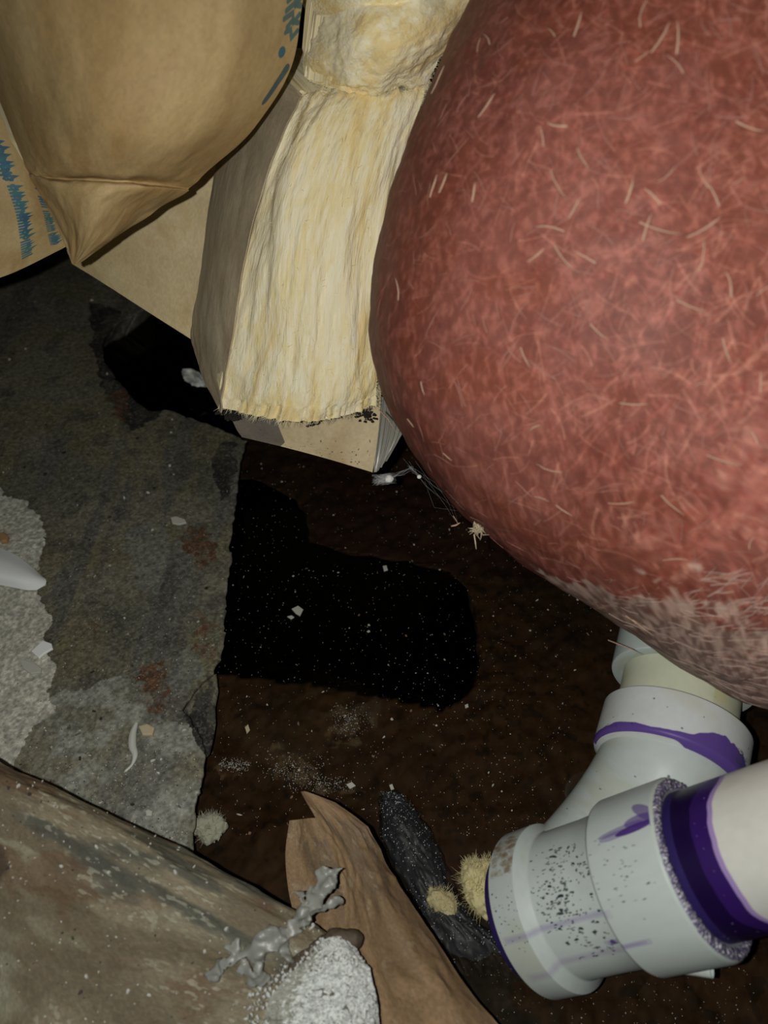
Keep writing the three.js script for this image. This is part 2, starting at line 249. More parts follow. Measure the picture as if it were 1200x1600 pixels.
{
  // the stretch of the shell that carries the fine fibre grain, in its own round-and-up angles
  let t0 = 9, t1 = -9, p0 = 9, p1 = -9;
  for (let y = -40; y < 1200; y += 40) for (let x = 560; x < 1260; x += 20) { const h = tubHit(x, y); if (!h) continue; let [a, b] = tubAngles(h); if (a < 0) a += 2 * Math.PI; t0 = Math.min(t0, a); t1 = Math.max(t1, a); p0 = Math.min(p0, b); p1 = Math.max(p1, b); }
  const R = rng(77), span = p => { let [a, b] = tubAngles(p); if (a < 0) a += 2 * Math.PI; return [(a - t0) / (t1 - t0), (b - p0) / (p1 - p0)]; };
  const art = paint(1600, 1600, (c, w, h) => {
    c.lineCap = 'round';
    for (let i = 0; i < 5200; i++) {
      const p = tubHit(580 + R() * 660, R() * 1160 - 20); if (!p) continue; const n = tubNormal(p), s = V(R() - 0.5, R() - 0.5, R() - 0.5); s.addScaledVector(n, -s.dot(n)).normalize(); const L = 0.004 + 0.012 * R(), e = V(R() - 0.5, R() - 0.5, R() - 0.5).multiplyScalar(L * 0.35), [x0, y0] = span(p.clone().addScaledVector(s, -L / 2)), [x1, y1] = span(p.clone().add(e)), [x2, y2] = span(p.clone().addScaledVector(s, L / 2));
      if (Math.abs(x2 - x0) > 0.2 || Math.abs(x1 - x0) > 0.2) continue;
      const k = R(); c.strokeStyle = k < 0.16 ? `rgba(222,166,142,${0.25 + 0.3 * R()})` : k < 0.75 ? `rgba(178,108,94,${0.18 + 0.25 * R()})` : `rgba(128,52,40,${0.2 + 0.25 * R()})`; c.lineWidth = 1.2 + 2.6 * R(); c.beginPath(); c.moveTo(x0 * w, y0 * h); c.quadraticCurveTo(x1 * w, y1 * h, x2 * w, y2 * h); c.stroke();
    }
  });
  const shellMap = bake(1450, 1450, (u, v) => {
    const p = tubPoint(t0 + u * (t1 - t0), p0 + v * (p1 - p0)), big = fbm(p.x * 26, p.y * 26, p.z * 26 + 7, 3), mid = fbm(p.x * 90, p.y * 90, p.z * 90, 3), gr = fbm(p.x * 420 + p.y * 150, p.y * 170 - p.z * 90, p.z * 420, 2);
    let c = mix3([0.455, 0.25, 0.212], [0.495, 0.287, 0.248], sm(0.35, 0.65, big));
    c = mix3(c, [0.535, 0.33, 0.29], 0.5 * sm(0.35, 0.78, mid)); c = mix3(c, [0.47, 0.24, 0.165], 0.4 * sm(0.54, 0.66, fbm(p.x * 34 + 5, p.y * 34, p.z * 34, 2)));
    c = mix3(c, [0.60, 0.40, 0.355], 0.35 * sm(0.45, 0.75, gr));
    const s = art.get(u, v); if (s[3] > 0) c = mix3(c, s, s[3] * 0.6);
    // unpigmented pale fibre mat at the lower end of the shell, with a ragged fibrous outline
    const d = (p.x - 0.135) * 0.9 - (p.y - 0.176) * 1.6 + (p.z + 0.215) * 0.2 + (mid - 0.5) * 0.09 + (gr - 0.5) * 0.05;
    c = mix3(c, mix3(mix3([0.50, 0.41, 0.37], [0.68, 0.60, 0.55], sm(0.3, 0.7, gr)), s, s[3] * 0.3), 0.85 * sm(-0.004, 0.016, d));
    return c.map(q => q * (0.86 + 0.28 * gr));
  });
  const nu = 620, nv = 360, pos = [], idx = [], uv = [];
  for (let j = 0; j <= nv; j++) for (let i = 0; i <= nu; i++) {
    const th = (i / nu) * 2 * Math.PI, ph = (j / nv - 0.5) * Math.PI, p = tubPoint(th, ph), n = tubNormal(p);
    const lump = 0.004 * (fbm(p.x * 14, p.y * 14, p.z * 14 + 3) - 0.5) * 2 + 0.0012 * (fbm(p.x * 70, p.y * 70, p.z * 70, 3) - 0.5) * 2;
    p.addScaledVector(n, lump); pos.push(p.x, p.y, p.z); uv.push((th - t0) / (t1 - t0), (ph - p0) / (p1 - p0));
    if (i < nu && j < nv) { const k = j * (nu + 1) + i; idx.push(k, k + nu + 1, k + 1, k + 1, k + nu + 1, k + nu + 2); }
  }
  shellMap.wrapS = shellMap.wrapT = THREE.MirroredRepeatWrapping;
  const g = new THREE.BufferGeometry(); g.setAttribute('position', new THREE.Float32BufferAttribute(pos, 3)); g.setAttribute('uv', new THREE.Float32BufferAttribute(uv, 2)); g.setIndex(idx); g.computeVertexNormals();
  mesh('shell', g, new THREE.MeshPhysicalMaterial({ map: shellMap, roughness: 0.6, specularIntensity: 0.4, side: THREE.DoubleSide }), tubThing);
  // chopped strands: sunk in the resin (pinkish) and standing proud (straw)
  const sunk = [], pale = [], proud = [];
  const lay = (x, y, len, ang, bend, r, lift, out) => {
    const p = tubHit(x, y); if (!p) return; const n = tubNormal(p), s = V(1, 0, 0).addScaledVector(n, -n.x).normalize(), e = n.clone().cross(s), pts = [];
    for (let k = 0; k < 4; k++) { const u = (k / 3 - 0.5) * len, a = ang + bend * (k / 3 - 0.5); let q = p.clone().addScaledVector(s, Math.cos(a) * u).addScaledVector(e, Math.sin(a) * u); const h2 = tubLocal(q); const f = Math.pow(Math.pow(Math.abs(h2.x / TUB.a), TUB.n) + Math.pow(Math.abs(h2.z / TUB.b), TUB.n), TUB.m / TUB.n) + Math.pow(Math.abs(h2.y / TUB.h), TUB.m); q = TUB.c.clone().add(q.sub(TUB.c).multiplyScalar(Math.pow(f, -1 / TUB.m))); const nn = tubNormal(q); const lump = 0.004 * (fbm(q.x * 14, q.y * 14, q.z * 14 + 3) - 0.5) * 2 + 0.0012 * (fbm(q.x * 70, q.y * 70, q.z * 70, 3) - 0.5) * 2; pts.push(q.addScaledVector(nn, lump + lift * (0.4 + 0.9 * (k / 3)))); }
    out.push([pts, r]);
  };
  for (let i = 0; i < 420; i++) lay(590 + R() * 620, R() * 1100, 0.005 + 0.009 * R(), R() * 3.14, (R() - 0.5) * 0.8, 0.00012 + 0.00014 * R(), 0.00004 * R(), sunk);
  for (let i = 0; i < 260; i++) { const x = 960 + R() * 250, y = 890 + R() * 240; if (y - 890 < (1210 - x) * 0.22 - 20) continue; lay(x, y, 0.006 + 0.010 * R(), 0.3 + R() * 1.0, (R() - 0.5), 0.00012 + 0.00016 * R(), 0.00005, pale); }
  for (const [x, y, l, a] of [[838, 400, 0.008, 0.5], [880, 405, 0.012, -0.9], [985, 300, 0.008, 1.25], [1030, 360, 0.015, -0.35], [1100, 358, 0.012, 0.5], [1170, 200, 0.010, -0.5], [1135, 550, 0.010, -1.2], [870, 290, 0.013, -1.1], [760, 165, 0.010, 0.5], [675, 290, 0.009, 0.9], [690, 285, 0.008, 0.8], [990, 632, 0.010, 0.05], [665, 605, 0.006, -0.9], [645, 660, 0.006, 0.1], [1130, 720, 0.012, -0.2], [1050, 790, 0.012, -0.6], [820, 560, 0.009, -1.0], [880, 800, 0.008, -0.2], [740, 300, 0.007, 1.2], [910, 250, 0.009, -1.1], [1060, 60, 0.012, 1.5], [1060, 1290, 0.01, 0], [835, 990, 0.01, 0.2], [1000, 975, 0.016, -0.05], [935, 520, 0.009, -0.7], [1080, 480, 0.011, -0.4]]) lay(x, y, l * 0.95, a, 0.2, 0.00042, 0.0005, proud);
  for (let i = 0; i < 46; i++) lay(600 + R() * 600, R() * 1050, 0.004 + 0.008 * R(), R() * 3.14, (R() - 0.5), 0.0002 + 0.0002 * R(), 0.0005, proud);
  for (const l of [[[705, 822, .376], [712, 821, .376], [719, 817, .376], .0005], [[708, 806, .376], [712, 812, .376], [716, 819, .376], .0003], [[592, 640, .385], [606, 655, .384], [619, 676, .383], .0004], [[950, 1000, .366], [985, 1014, .362], [1000, 1022, .36], .0003]]) proud.push([l.slice(0, 3).map(q => at(...q)), l[3]]);
  const stuff = (n, l, c, rough) => { const m = mesh(n, fibres(l), std({ color: new THREE.Color().setRGB(...c), roughness: rough }), tubThing); m.userData.kind = 'stuff'; return m; };
  stuff('sunken_strands', sunk, [0.33, 0.15, 0.12], 0.7); stuff('pale_strands', pale, [0.44, 0.32, 0.27], 0.7); stuff('loose_strands', proud, [0.50, 0.33, 0.23], 0.7);
}

// ---------------------------------------------------------------- insulation batts
function kraftMap(w, h, wm, hm, seed, light, dark, print) {
  const art = print ? paint(w, h, print) : null;
  return bake(w, h, (u, v) => {
    const x = u * wm + seed, y = v * hm, b = fbm(x * 18, y * 18, 1), m = fbm(x * 60, y * 25, 4), f = fbm(x * 600, y * 600, 8, 2), st = sm(0.56, 0.74, fbm(x * 30, y * 22, 15));
    let c = mix3(dark, light, sm(0.3, 0.7, 0.6 * b + 0.4 * m)); c = mix3(c, [dark[0] * 0.92, dark[1] * 0.85, dark[2] * 0.75], 0.4 * st);
    c = c.map(q => q * (0.95 + 0.1 * f));
    if (art) { const s = art.get(u, v); if (s[3] > 0) c = mix3(c, s, s[3] * (0.55 + 0.5 * m)); }
    return c;
  });
}
const creaseBump = bake(512, 512, (u, v) => { const a = fbm(u * 7, v * 7, 3), b = Math.abs(fbm(u * 5 + 4, v * 5, 9) - 0.5) * 2; return 0.5 * a + 0.35 * (1 - b) + 0.15 * fbm(u * 60, v * 60, 1, 2); }, false);
const KL = [0.735, 0.645, 0.46], KD = [0.63, 0.53, 0.355];
const fibreYellow = (seed, gx, gy) => bake(512, 700, (u, v) => {
  const s = fbm(u * gx + seed + 1.3 * fbm(u * 4, v * 6, 2), v * gy, 3), f = fbm(u * gx * 7, v * gy * 6, 5, 3), b = fbm(u * 3 + seed, v * 4, 8), p = fbm(u * 22, v * 30, 12, 3);
  let c = mix3([0.955, 0.915, 0.775], [0.94, 0.86, 0.635], sm(0.40, 0.70, 0.5 * s + 0.5 * b)); c = mix3(c, [0.985, 0.965, 0.875], 0.55 * sm(0.45, 0.72, f)); c = mix3(c, [0.90, 0.79, 0.53], 0.5 * sm(0.60, 0.76, s)); c = mix3(c, [0.93, 0.85, 0.60], 0.3 * sm(0.6, 0.74, p)); return c;
});
const fluffBump = (gx, gy) => bake(512, 700, (u, v) => 0.5 * fbm(u * gx * 3, v * gy * 3, 3, 4) + 0.5 * fbm(u * gx * 11, v * gy * 9, 6, 3), false);
function fringe(g, sides, count, len, seed) {     // stray hairs growing from the rims (and a few from the face) of a batt
  const { A, N, nu, nv } = g.userData, R = rng(seed), out = [];
  for (let k = 0; k < count; k++) {
    const s = sides[Math.floor(R() * sides.length)], t = R();
    let i = Math.floor(R() * nu), j = Math.floor(t * nv); if (s === 'l') i = 0; if (s === 'r') i = nu; if (s === 'b') { j = nv; i = Math.floor(t * nu); } if (s === 't') { j = 0; i = Math.floor(t * nu); }
    const p = A[j][i].clone(), n = N[j][i].clone(), outw = V(0, 0, 0);
    if (s === 'l') outw.copy(A[j][0]).sub(A[j][1]); if (s === 'r') outw.copy(A[j][nu]).sub(A[j][nu - 1]); if (s === 'b') outw.copy(A[nv][i]).sub(A[nv - 1][i]); if (s === 't') outw.copy(A[0][i]).sub(A[1][i]);
    outw.normalize().multiplyScalar(s === 'f' ? 0 : 0.8); const d = n.multiplyScalar(s === 'f' ? 0.35 : 0.5).add(outw).add(V(R() - 0.5, R() - 0.5, R() - 0.5).multiplyScalar(1.4)).normalize(), c = V(R() - 0.5, R() - 0.5, R() - 0.5), L = len * (0.4 + R());
    p.addScaledVector(n, -0.001);
    out.push([[p, p.clone().addScaledVector(d, L * 0.5).addScaledVector(c, L * 0.25), p.clone().addScaledVector(d, L).addScaledVector(c, L * 0.8)], 0.00007 + 0.00006 * R()]);
  }
  return fibres(out);
}
const hairMat = std({ color: new THREE.Color().setRGB(0.86, 0.80, 0.56), roughness: 0.8 });
const kraftPart = (name, rows, nu, nv, thick, map, parent, rough, label) => { const m = mesh(name, clean(sheet(rows, nu, nv, thick, rough)), std({ map, bumpMap: creaseBump, bumpScale: 0.0008, roughness: 0.7 }), parent); if (label) m.userData.label = label; return m; };

// the batt whose printed paper shows lowest
{
  const t = thing('insulation_batt', 'kraft faced insulation batt with two lines of blue print, behind the big bulging batt', 'insulation', 'insulation batts');
  const rows = [[[-260, 40, .46], [-100, 60, .44], [20, 100, .45], [110, 180, .48]], [[-260, 200, .46], [-100, 210, .432], [15, 225, .44], [110, 290, .475]], [[-260, 330, .47], [-100, 335, .44], [25, 335, .448], [115, 345, .478]], [[-260, 452, .50], [-100, 455, .462], [8, 431, .455], [118, 378, .482]]];
  const print = (c, w, h) => {
    const R = rng(31), line = (x0, y0, x1, y1, size, gap) => { const L = Math.hypot(x1 - x0, y1 - y0), dx = (x1 - x0) / L, dy = (y1 - y0) / L; c.lineWidth = size * 0.24; c.lineCap = 'round'; for (let s = 0; s < L; s += gap) { if (R() < 0.08) continue; const x = x0 + dx * s, y = y0 + dy * s, k = R(); c.strokeStyle = `rgba(${30 + 20 * R()},${88 + 20 * R()},${112 + 25 * R()},0.95)`; c.beginPath(); c.moveTo(x - dy * size * 0.5, y + dx * size * 0.5); c.lineTo(x + dy * size * 0.5 * (0.3 + k), y - dx * size * 0.5 * (0.3 + k)); if (k > 0.4) c.lineTo(x + dx * gap * 0.9, y + dy * gap * 0.9); if (k > 0.7) c.arc(x + dx * gap * 0.4, y + dy * gap * 0.4, size * 0.25, 0, 5); c.stroke(); } };
    line(w * 0.62, h * 0.36, w * 0.765, h * 0.93, w * 0.052, w * 0.017); line(w * 0.755, h * 0.28, w * 0.90, h * 0.90, w * 0.045, w * 0.016); line(w * 0.595, h * 0.30, w * 0.62, h * 0.5, w * 0.05, w * 0.02);
  };
  const map = kraftMap(700, 760, 0.16, 0.16, 1.7, KL, KD, print);
  const core = sheet(rows.map(r => r.map(([x, y, q]) => [x - 4, y - 6, q + 0.004])), 30, 30, V(-0.02, 0.0, -0.03), () => 0);
  mesh('fibreglass_core', clean(core), std({ map: fibreYellow(4, 9, 4), roughness: 1 }), t);
  kraftPart('kraft_facing', rows, 60, 60, 0.0006, map, t, (u, v) => 0.0012 * (fbm(u * 6, v * 6, 2) - 0.5), 'brown kraft paper facing with blue print');
  settle(t);
}
// torn upright batt between the bulging batt and the bathtub
const tornBack = V(-0.028, 0.0, -0.072);
{
  const t = thing('insulation_batt', 'torn upright insulation batt showing its pale yellow fibreglass edge, pressed against the red bathtub', 'insulation', 'insulation batts');
  const rows = [[[469, 141, .411], [531, 139, .404], [601, 139, .404], [663, 139, .411]], [[462, 158, .408], [526, 158, .398], [596, 158, .398], [657, 158, .407]], [[436, 215, .41], [500, 215, .394], [575, 215, .394], [640, 215, .405]], [[402, 310, .418], [470, 310, .398], [550, 310, .398], [618, 310, .412]], [[376, 420, .428], [450, 420, .407], [530, 420, .407], [603, 420, .42]], [[360, 530, .438], [440, 530, .417], [520, 530, .417], [594, 530, .43]], [[347, 600, .446], [435, 610, .424], [515, 610, .424], [587, 598, .437]], [[345, 637, .450], [425, 654, .434], [510, 656, .434], [584, 632, .444]]];
  const wob = (u, v, p) => 0.0065 * (fbm(u * 5 + 2, v * 2.5, 3, 3) - 0.5) * 2 + 0.0009 * (fbm(u * 30, v * 22, 5, 4) - 0.5) * 2 + (v > 0.93 ? 0.004 * (fbm(u * 60, 2, 1, 2) - 0.5) : 0);
  const g = sheet(rows, 90, 150, tornBack, wob);
  mesh('fibreglass_core', g, std({ map: fibreYellow(1, 11, 4), bumpMap: fluffBump(14, 7), bumpScale: 0.0008, roughness: 1 }), t);
  const h = mesh('stray_fibres', fringe(g, ['r', 'r', 'b', 'f', 'f'], 1500, 0.0032, 9), hairMat, t); h.userData.kind = 'stuff'; clean(g);
  // paper side running back from the fibre edge
  const left = rows.map(r => at(...r[0])), side = left.map(p => [p.clone().add(V(0.0035, 0, 0.008)).addScaledVector(tornBack, -0.02).add(V(-0.003, 0, -0.004)), p.clone().addScaledVector(tornBack, 0.33).add(V(-0.003, 0, 0)), p.clone().addScaledVector(tornBack, 0.68).add(V(-0.003, 0, 0)), p.clone().addScaledVector(tornBack, 1.02).add(V(-0.0015, 0, 0))]);
  kraftPart('kraft_side', side, 30, 80, 0.0007, kraftMap(256, 700, 0.08, 0.24, 5.1, [0.80, 0.745, 0.63], [0.66, 0.605, 0.51]), t, (u, v) => 0.0025 * (fbm(u * 3, v * 8, 6) - 0.5), 'greyish kraft paper side');
  const flange = [[[352, 190, .485], [338, 300, .49], [316, 430, .497], [303, 533, .502]], [[250, 190, .498], [250, 300, .498], [245, 400, .503], [240, 493, .507]], [[150, 190, .515], [160, 300, .515], [165, 380, .515], [172, 449, .518]], [[70, 190, .532], [85, 300, .532], [98, 370, .532], [112, 412, .532]]];
  kraftPart('kraft_flange', flange, 50, 50, 0.0007, kraftMap(512, 512, 0.12, 0.14, 7.9, [0.89, 0.82, 0.655], [0.81, 0.735, 0.56]), t, (u, v) => 0.002 * (fbm(u * 4, v * 4, 8) - 0.5));
  const hem = [[[352, 585, .475], [430, 590, .472], [510, 585, .470], [596, 580, .462]], [[358, 640, .474], [430, 650, .472], [512, 655, .468], [594, 645, .462]], [[368, 668, .474], [440, 685, .472], [512, 700, .468], [588, 700, .462]], [[378, 683, .474], [445, 699, .472], [512, 717, .468], [582, 738, .462]]];
  const hemMap = kraftMap(512, 256, 0.09, 0.05, 3.3, [0.82, 0.75, 0.60], [0.73, 0.66, 0.52], (c, w, h) => { const R = rng(3); c.fillStyle = 'rgba(64,58,58,0.9)'; c.beginPath(); c.moveTo(0, 0); c.lineTo(w * 0.33, 0); c.lineTo(w * 0.35, h * 0.75); c.lineTo(w * 0.30, h); c.lineTo(0, h); c.fill(); for (let i = 0; i < 60; i++) { c.fillStyle = 'rgba(40,34,28,0.7)'; c.beginPath(); c.ellipse(R() * w, h * (0.55 + 0.4 * R()), 1 + 4 * R(), 1 + 2 * R(), R() * 3, 0, 6.3); c.fill(); } });
  kraftPart('kraft_hem', hem, 60, 30, 0.0007, hemMap, t, (u, v) => 0.0015 * (fbm(u * 7, v * 3, 5) - 0.5));
  const R = rng(21), dirt = []; for (const [x, y, q, n, s] of [[365, 650, .458, 60, .0013], [492, 660, .464, 26, .0010], [566, 645, .454, 60, .0012], [575, 655, .458, 20, .0010], [350, 643, .462, 24, .0013]]) for (let i = 0; i < n; i++) dirt.push([at(x + (R() - .5) * 26, y + (R() - .5) * 14, q + (R() - .5) * .006), s * (0.4 + 0.8 * R()), [0.02, 0.016, 0.012], 0.8]);
  const d = mesh('dirt_clumps', crumbs(dirt, R), std({ vertexColors: true, roughness: 1 }), t); d.userData.kind = 'stuff'; d.userData.label = 'black dirt stuck under the torn edge';
  settle(t);
}
// unfaced fibre bulging over the torn batt
{
  const t = thing('insulation_batt', 'soft pale yellow fibreglass batt folded over the top of the torn batt', 'insulation', 'insulation batts');
  const rows = [[[455, -160, .43], [540, -170, .385], [650, -170, .38], [800, -170, .40]], [[462, -60, .42], [545, -60, .375], [650, -60, .37], [775, -60, .395]], [[468, 10, .415], [545, 10, .372], [645, 10, .366], [742, 5, .39]], [[474, 70, .415], [545, 72, .374], [635, 72, .37], [706, 72, .392]], [[482, 118, .418], [545, 122, .388], [615, 125, .386], [672, 118, .40]], [[486, 129, .416], [545, 136, .397], [610, 137, .397], [664, 128, .408]]];
  const g = sheet(rows, 80, 90, V(0.004, 0.03, -0.006), (u, v) => 0.006 * (fbm(u * 4 + 4, v * 4, 3, 2) - 0.5) * 2 + 0.0011 * (fbm(u * 26, v * 26, 5, 3) - 0.5) * 2);
  mesh('fibreglass_core', g, std({ map: fibreYellow(8, 6, 6), bumpMap: fluffBump(8, 9), bumpScale: 0.0007, roughness: 1 }), t);
  const h = mesh('stray_fibres', fringe(g, ['r', 'b', 'f'], 500, 0.0035, 19), hairMat, t); h.userData.kind = 'stuff'; clean(g); settle(t);
}
// the big bulging batt
{
  const t = thing('insulation_batt', 'big bulging insulation batt in smooth tan kraft paper, folded to a point at its bottom', 'insulation', 'insulation batts');
  const rows = [[[-140, -180, .40], [0, -190, .345], [160, -190, .33], [340, -180, .338], [500, -160, .375]], [[-85, -20, .405], [20, -15, .352], [160, -10, .330], [350, -10, .335], [474, -5, .37]], [[-28, 100, .41], [50, 110, .362], [165, 115, .336], [335, 112, .342], [455, 105, .375]], [[14, 195, .41], [70, 205, .375], [165, 210, .350], [295, 210, .356], [395, 205, .385]], [[40, 258, .405], [85, 266, .385], [165, 270, .370], [250, 272, .374], [322, 272, .395]], [[46, 271, .402], [88, 279, .392], [168, 282, .381], [240, 287, .384], [296, 294, .399]], [[47, 276, .398], [88, 285, .381], [168, 288, .371], [238, 293, .378], [291, 300, .397]], [[66, 312, .400], [100, 318, .386], [152, 322, .377], [200, 326, .385], [243, 330, .402]], [[92, 362, .405], [114, 366, .397], [138, 370, .392], [165, 374, .397], [188, 368, .407]], [[112, 408, .412], [115, 412, .411], [118, 412, .411], [123, 409, .411], [130, 404, .413]]];
  const print = (c, w, h) => {
    const R = rng(47); c.lineCap = 'round';
    for (let k = 0; k < 9; k++) { const y = h * (0.10 + k * 0.0125), x = w * 0.965; if (k > 5) continue; c.strokeStyle = 'rgba(52,96,108,0.9)'; c.lineWidth = w * 0.010; c.beginPath(); c.moveTo(x - w * 0.028 * (0.3 + R() * 0.9), y + h * 0.009 * R()); c.lineTo(x + w * 0.005, y - h * 0.004); if (k % 2) c.lineTo(x + w * 0.012, y + h * 0.010); c.lineTo(x + w * 0.03, y - h * 0.002); c.stroke(); }
    c.fillStyle = 'rgba(30,92,120,0.95)'; c.beginPath(); c.ellipse(w * 0.952, h * 0.196, w * 0.012, h * 0.010, 0, 0, 6.3); c.fill();
    c.strokeStyle = 'rgba(40,70,88,0.95)'; c.lineWidth = w * 0.02; c.beginPath(); c.moveTo(w * 0.985, h * 0.225); c.lineTo(w * 0.972, h * 0.25); c.lineTo(w * 0.965, h * 0.275); c.stroke();
    c.strokeStyle = 'rgba(48,88,110,0.9)'; c.lineWidth = w * 0.008; c.beginPath(); c.moveTo(w * 0.03, h * 0.56); c.quadraticCurveTo(w * 0.0, h * 0.60, w * 0.02, h * 0.66); c.stroke();
  };
  const map = kraftMap(900, 1000, 0.2, 0.24, 12.4, [0.74, 0.645, 0.46], [0.645, 0.535, 0.355], print);
  const core = sheet(rows.slice(0, 6).map(r => r.map(([x, y, q]) => [x - 3, y - 8, q + 0.006])), 30, 40, V(-0.01, 0.008, -0.014), () => 0);
  mesh('fibreglass_core', clean(core), std({ map: fibreYellow(6, 8, 5), roughness: 1 }), t);
  kraftPart('kraft_facing', rows, 110, 150, 0.0006, map, t, (u, v) => 0.0022 * (fbm(u * 5, v * 5, 2) - 0.5) + 0.0012 * (fbm(u * 14, v * 16, 6, 2) - 0.5), 'tan kraft paper facing with blue print at its edge');
  settle(t);
}
// strip of cloudy plastic between the torn batt and the bathtub
{
  const rows = [[[594, 620, .470], [606, 622, .468], [620, 628, .468], [634, 640, .470]], [[590, 665, .466], [603, 668, .462], [618, 668, .462], [634, 668, .466]], [[586, 705, .464], [598, 705, .460], [610, 700, .461], [622, 690, .465]], [[584, 738, .463], [590, 736, .461], [598, 726, .462], [606, 716, .465]]];
  const g = clean(sheet(rows, 40, 40, 0.0005, (u, v) => 0.0012 * Math.sin(u * 40 + v * 4) * 0.4 + 0.001 * (fbm(u * 20, v * 3, 2) - 0.5)));
  settleMesh(tag(mesh('plastic_strip', g, new THREE.MeshPhysicalMaterial({ color: 0xa9a79c, roughness: 0.35, transmission: 0.35, thickness: 0, side: THREE.DoubleSide })), 'cloudy streaked plastic strip hanging beside the torn batt', 'plastic strip'));
}

// ---------------------------------------------------------------- white drain pipes
const pvc = thing('drain_pipe', 'white plastic drain pipe run with a branch fitting and purple primer stains', 'drain pipe');
const PV = { white: [0.725, 0.765, 0.755], cream: [0.77, 0.785, 0.70] };
// surface of revolution along a straight axis, uv: u round, v along (0..1)
function revolve(a, b, prof, seg = 96) {
  const pts = prof.map(([s, r]) => new THREE.Vector2(r, s)); const g = new THREE.LatheGeometry(pts, seg);
  const d = b.clone().sub(a).normalize(), q = new THREE.Quaternion().setFromUnitVectors(V(0, 1, 0), d); g.applyQuaternion(q); g.translate(a.x, a.y, a.z);
  return g;
}
const axisL = at(838, 1424, 0.372), axisR = at(1100, 1350, 0.326), axD = axisR.clone().sub(axisL), LEN = axD.length(); axD.normalize();
const along = s => axisL.clone().addScaledVector(axD, s);
// the angle round the axis that faces a given place, as the u of the lathe
function facing(a, b, p) { const d = b.clone().sub(a).normalize(), q = new THREE.Quaternion().setFromUnitVectors(V(0, 1, 0), d).invert(), l = p.clone().sub(a).applyQuaternion(q); return ((Math.atan2(l.x, l.z) / (2 * Math.PI)) + 1) % 1; }
const eyeP = V(0, EYE_H, 0);
const uFit = facing(axisL, axisR, eyeP);
const speckle = (c, w, h, n, R, u0, du, v0, dv, big = 1) => { for (let i = 0; i < n; i++) { const x = ((u0 + du * (R() + R() + R() - 1.5) / 1.5 + 1) % 1) * w, y = (v0 + dv * (R() + R() - 1)) * h; c.fillStyle = `rgba(${20 + 20 * R()},${26 + 20 * R()},${28 + 20 * R()},${0.45 + 0.5 * R()})`; c.beginPath(); c.ellipse(x, y, big * (0.8 + 2.6 * R() * R()), big * (0.8 + 2.2 * R() * R()), R() * 3, 0, 6.3); c.fill(); } };
function pvcMap(w, h, base, draw, seed) {
  const art = paint(w, h, (c, W, H) => draw(c, W, H, rng(seed)));
  return bake(w, h, (u, v) => { const s = art.get(u, v), n = fbm(u * 12, v * 9, seed), f = fbm(u * 90, v * 60, seed + 2, 2); let c = base.map((q, k) => q * (0.955 + 0.05 * n + 0.03 * f)); c = mix3(c, [base[0] * 0.93, base[1] * 0.91, base[2] * 0.84], 0.5 * sm(0.55, 0.75, fbm(u * 7 + 3, v * 5, seed + 4))); if (s[3] > 0) c = mix3(c, s, s[3]); return c; });
}
const pvcMat = (map, rough = 0.42) => new THREE.MeshPhysicalMaterial({ map, roughness: rough, specularIntensity: 0.5, side: THREE.DoubleSide });
const HUB = 0.0368, BODY = 0.0320, PIPE = 0.0301;
const uOf = (du) => ((uFit + du) % 1 + 1) % 1;
const band = (c, w, u0, u1, y0, y1, col) => { c.fillStyle = col; for (const o of [-1, 0, 1]) c.fillRect((u0 + o) * w, y0, (u1 - u0) * w, y1 - y0); };
const SH1 = 0.024, SH2 = LEN - 0.034;
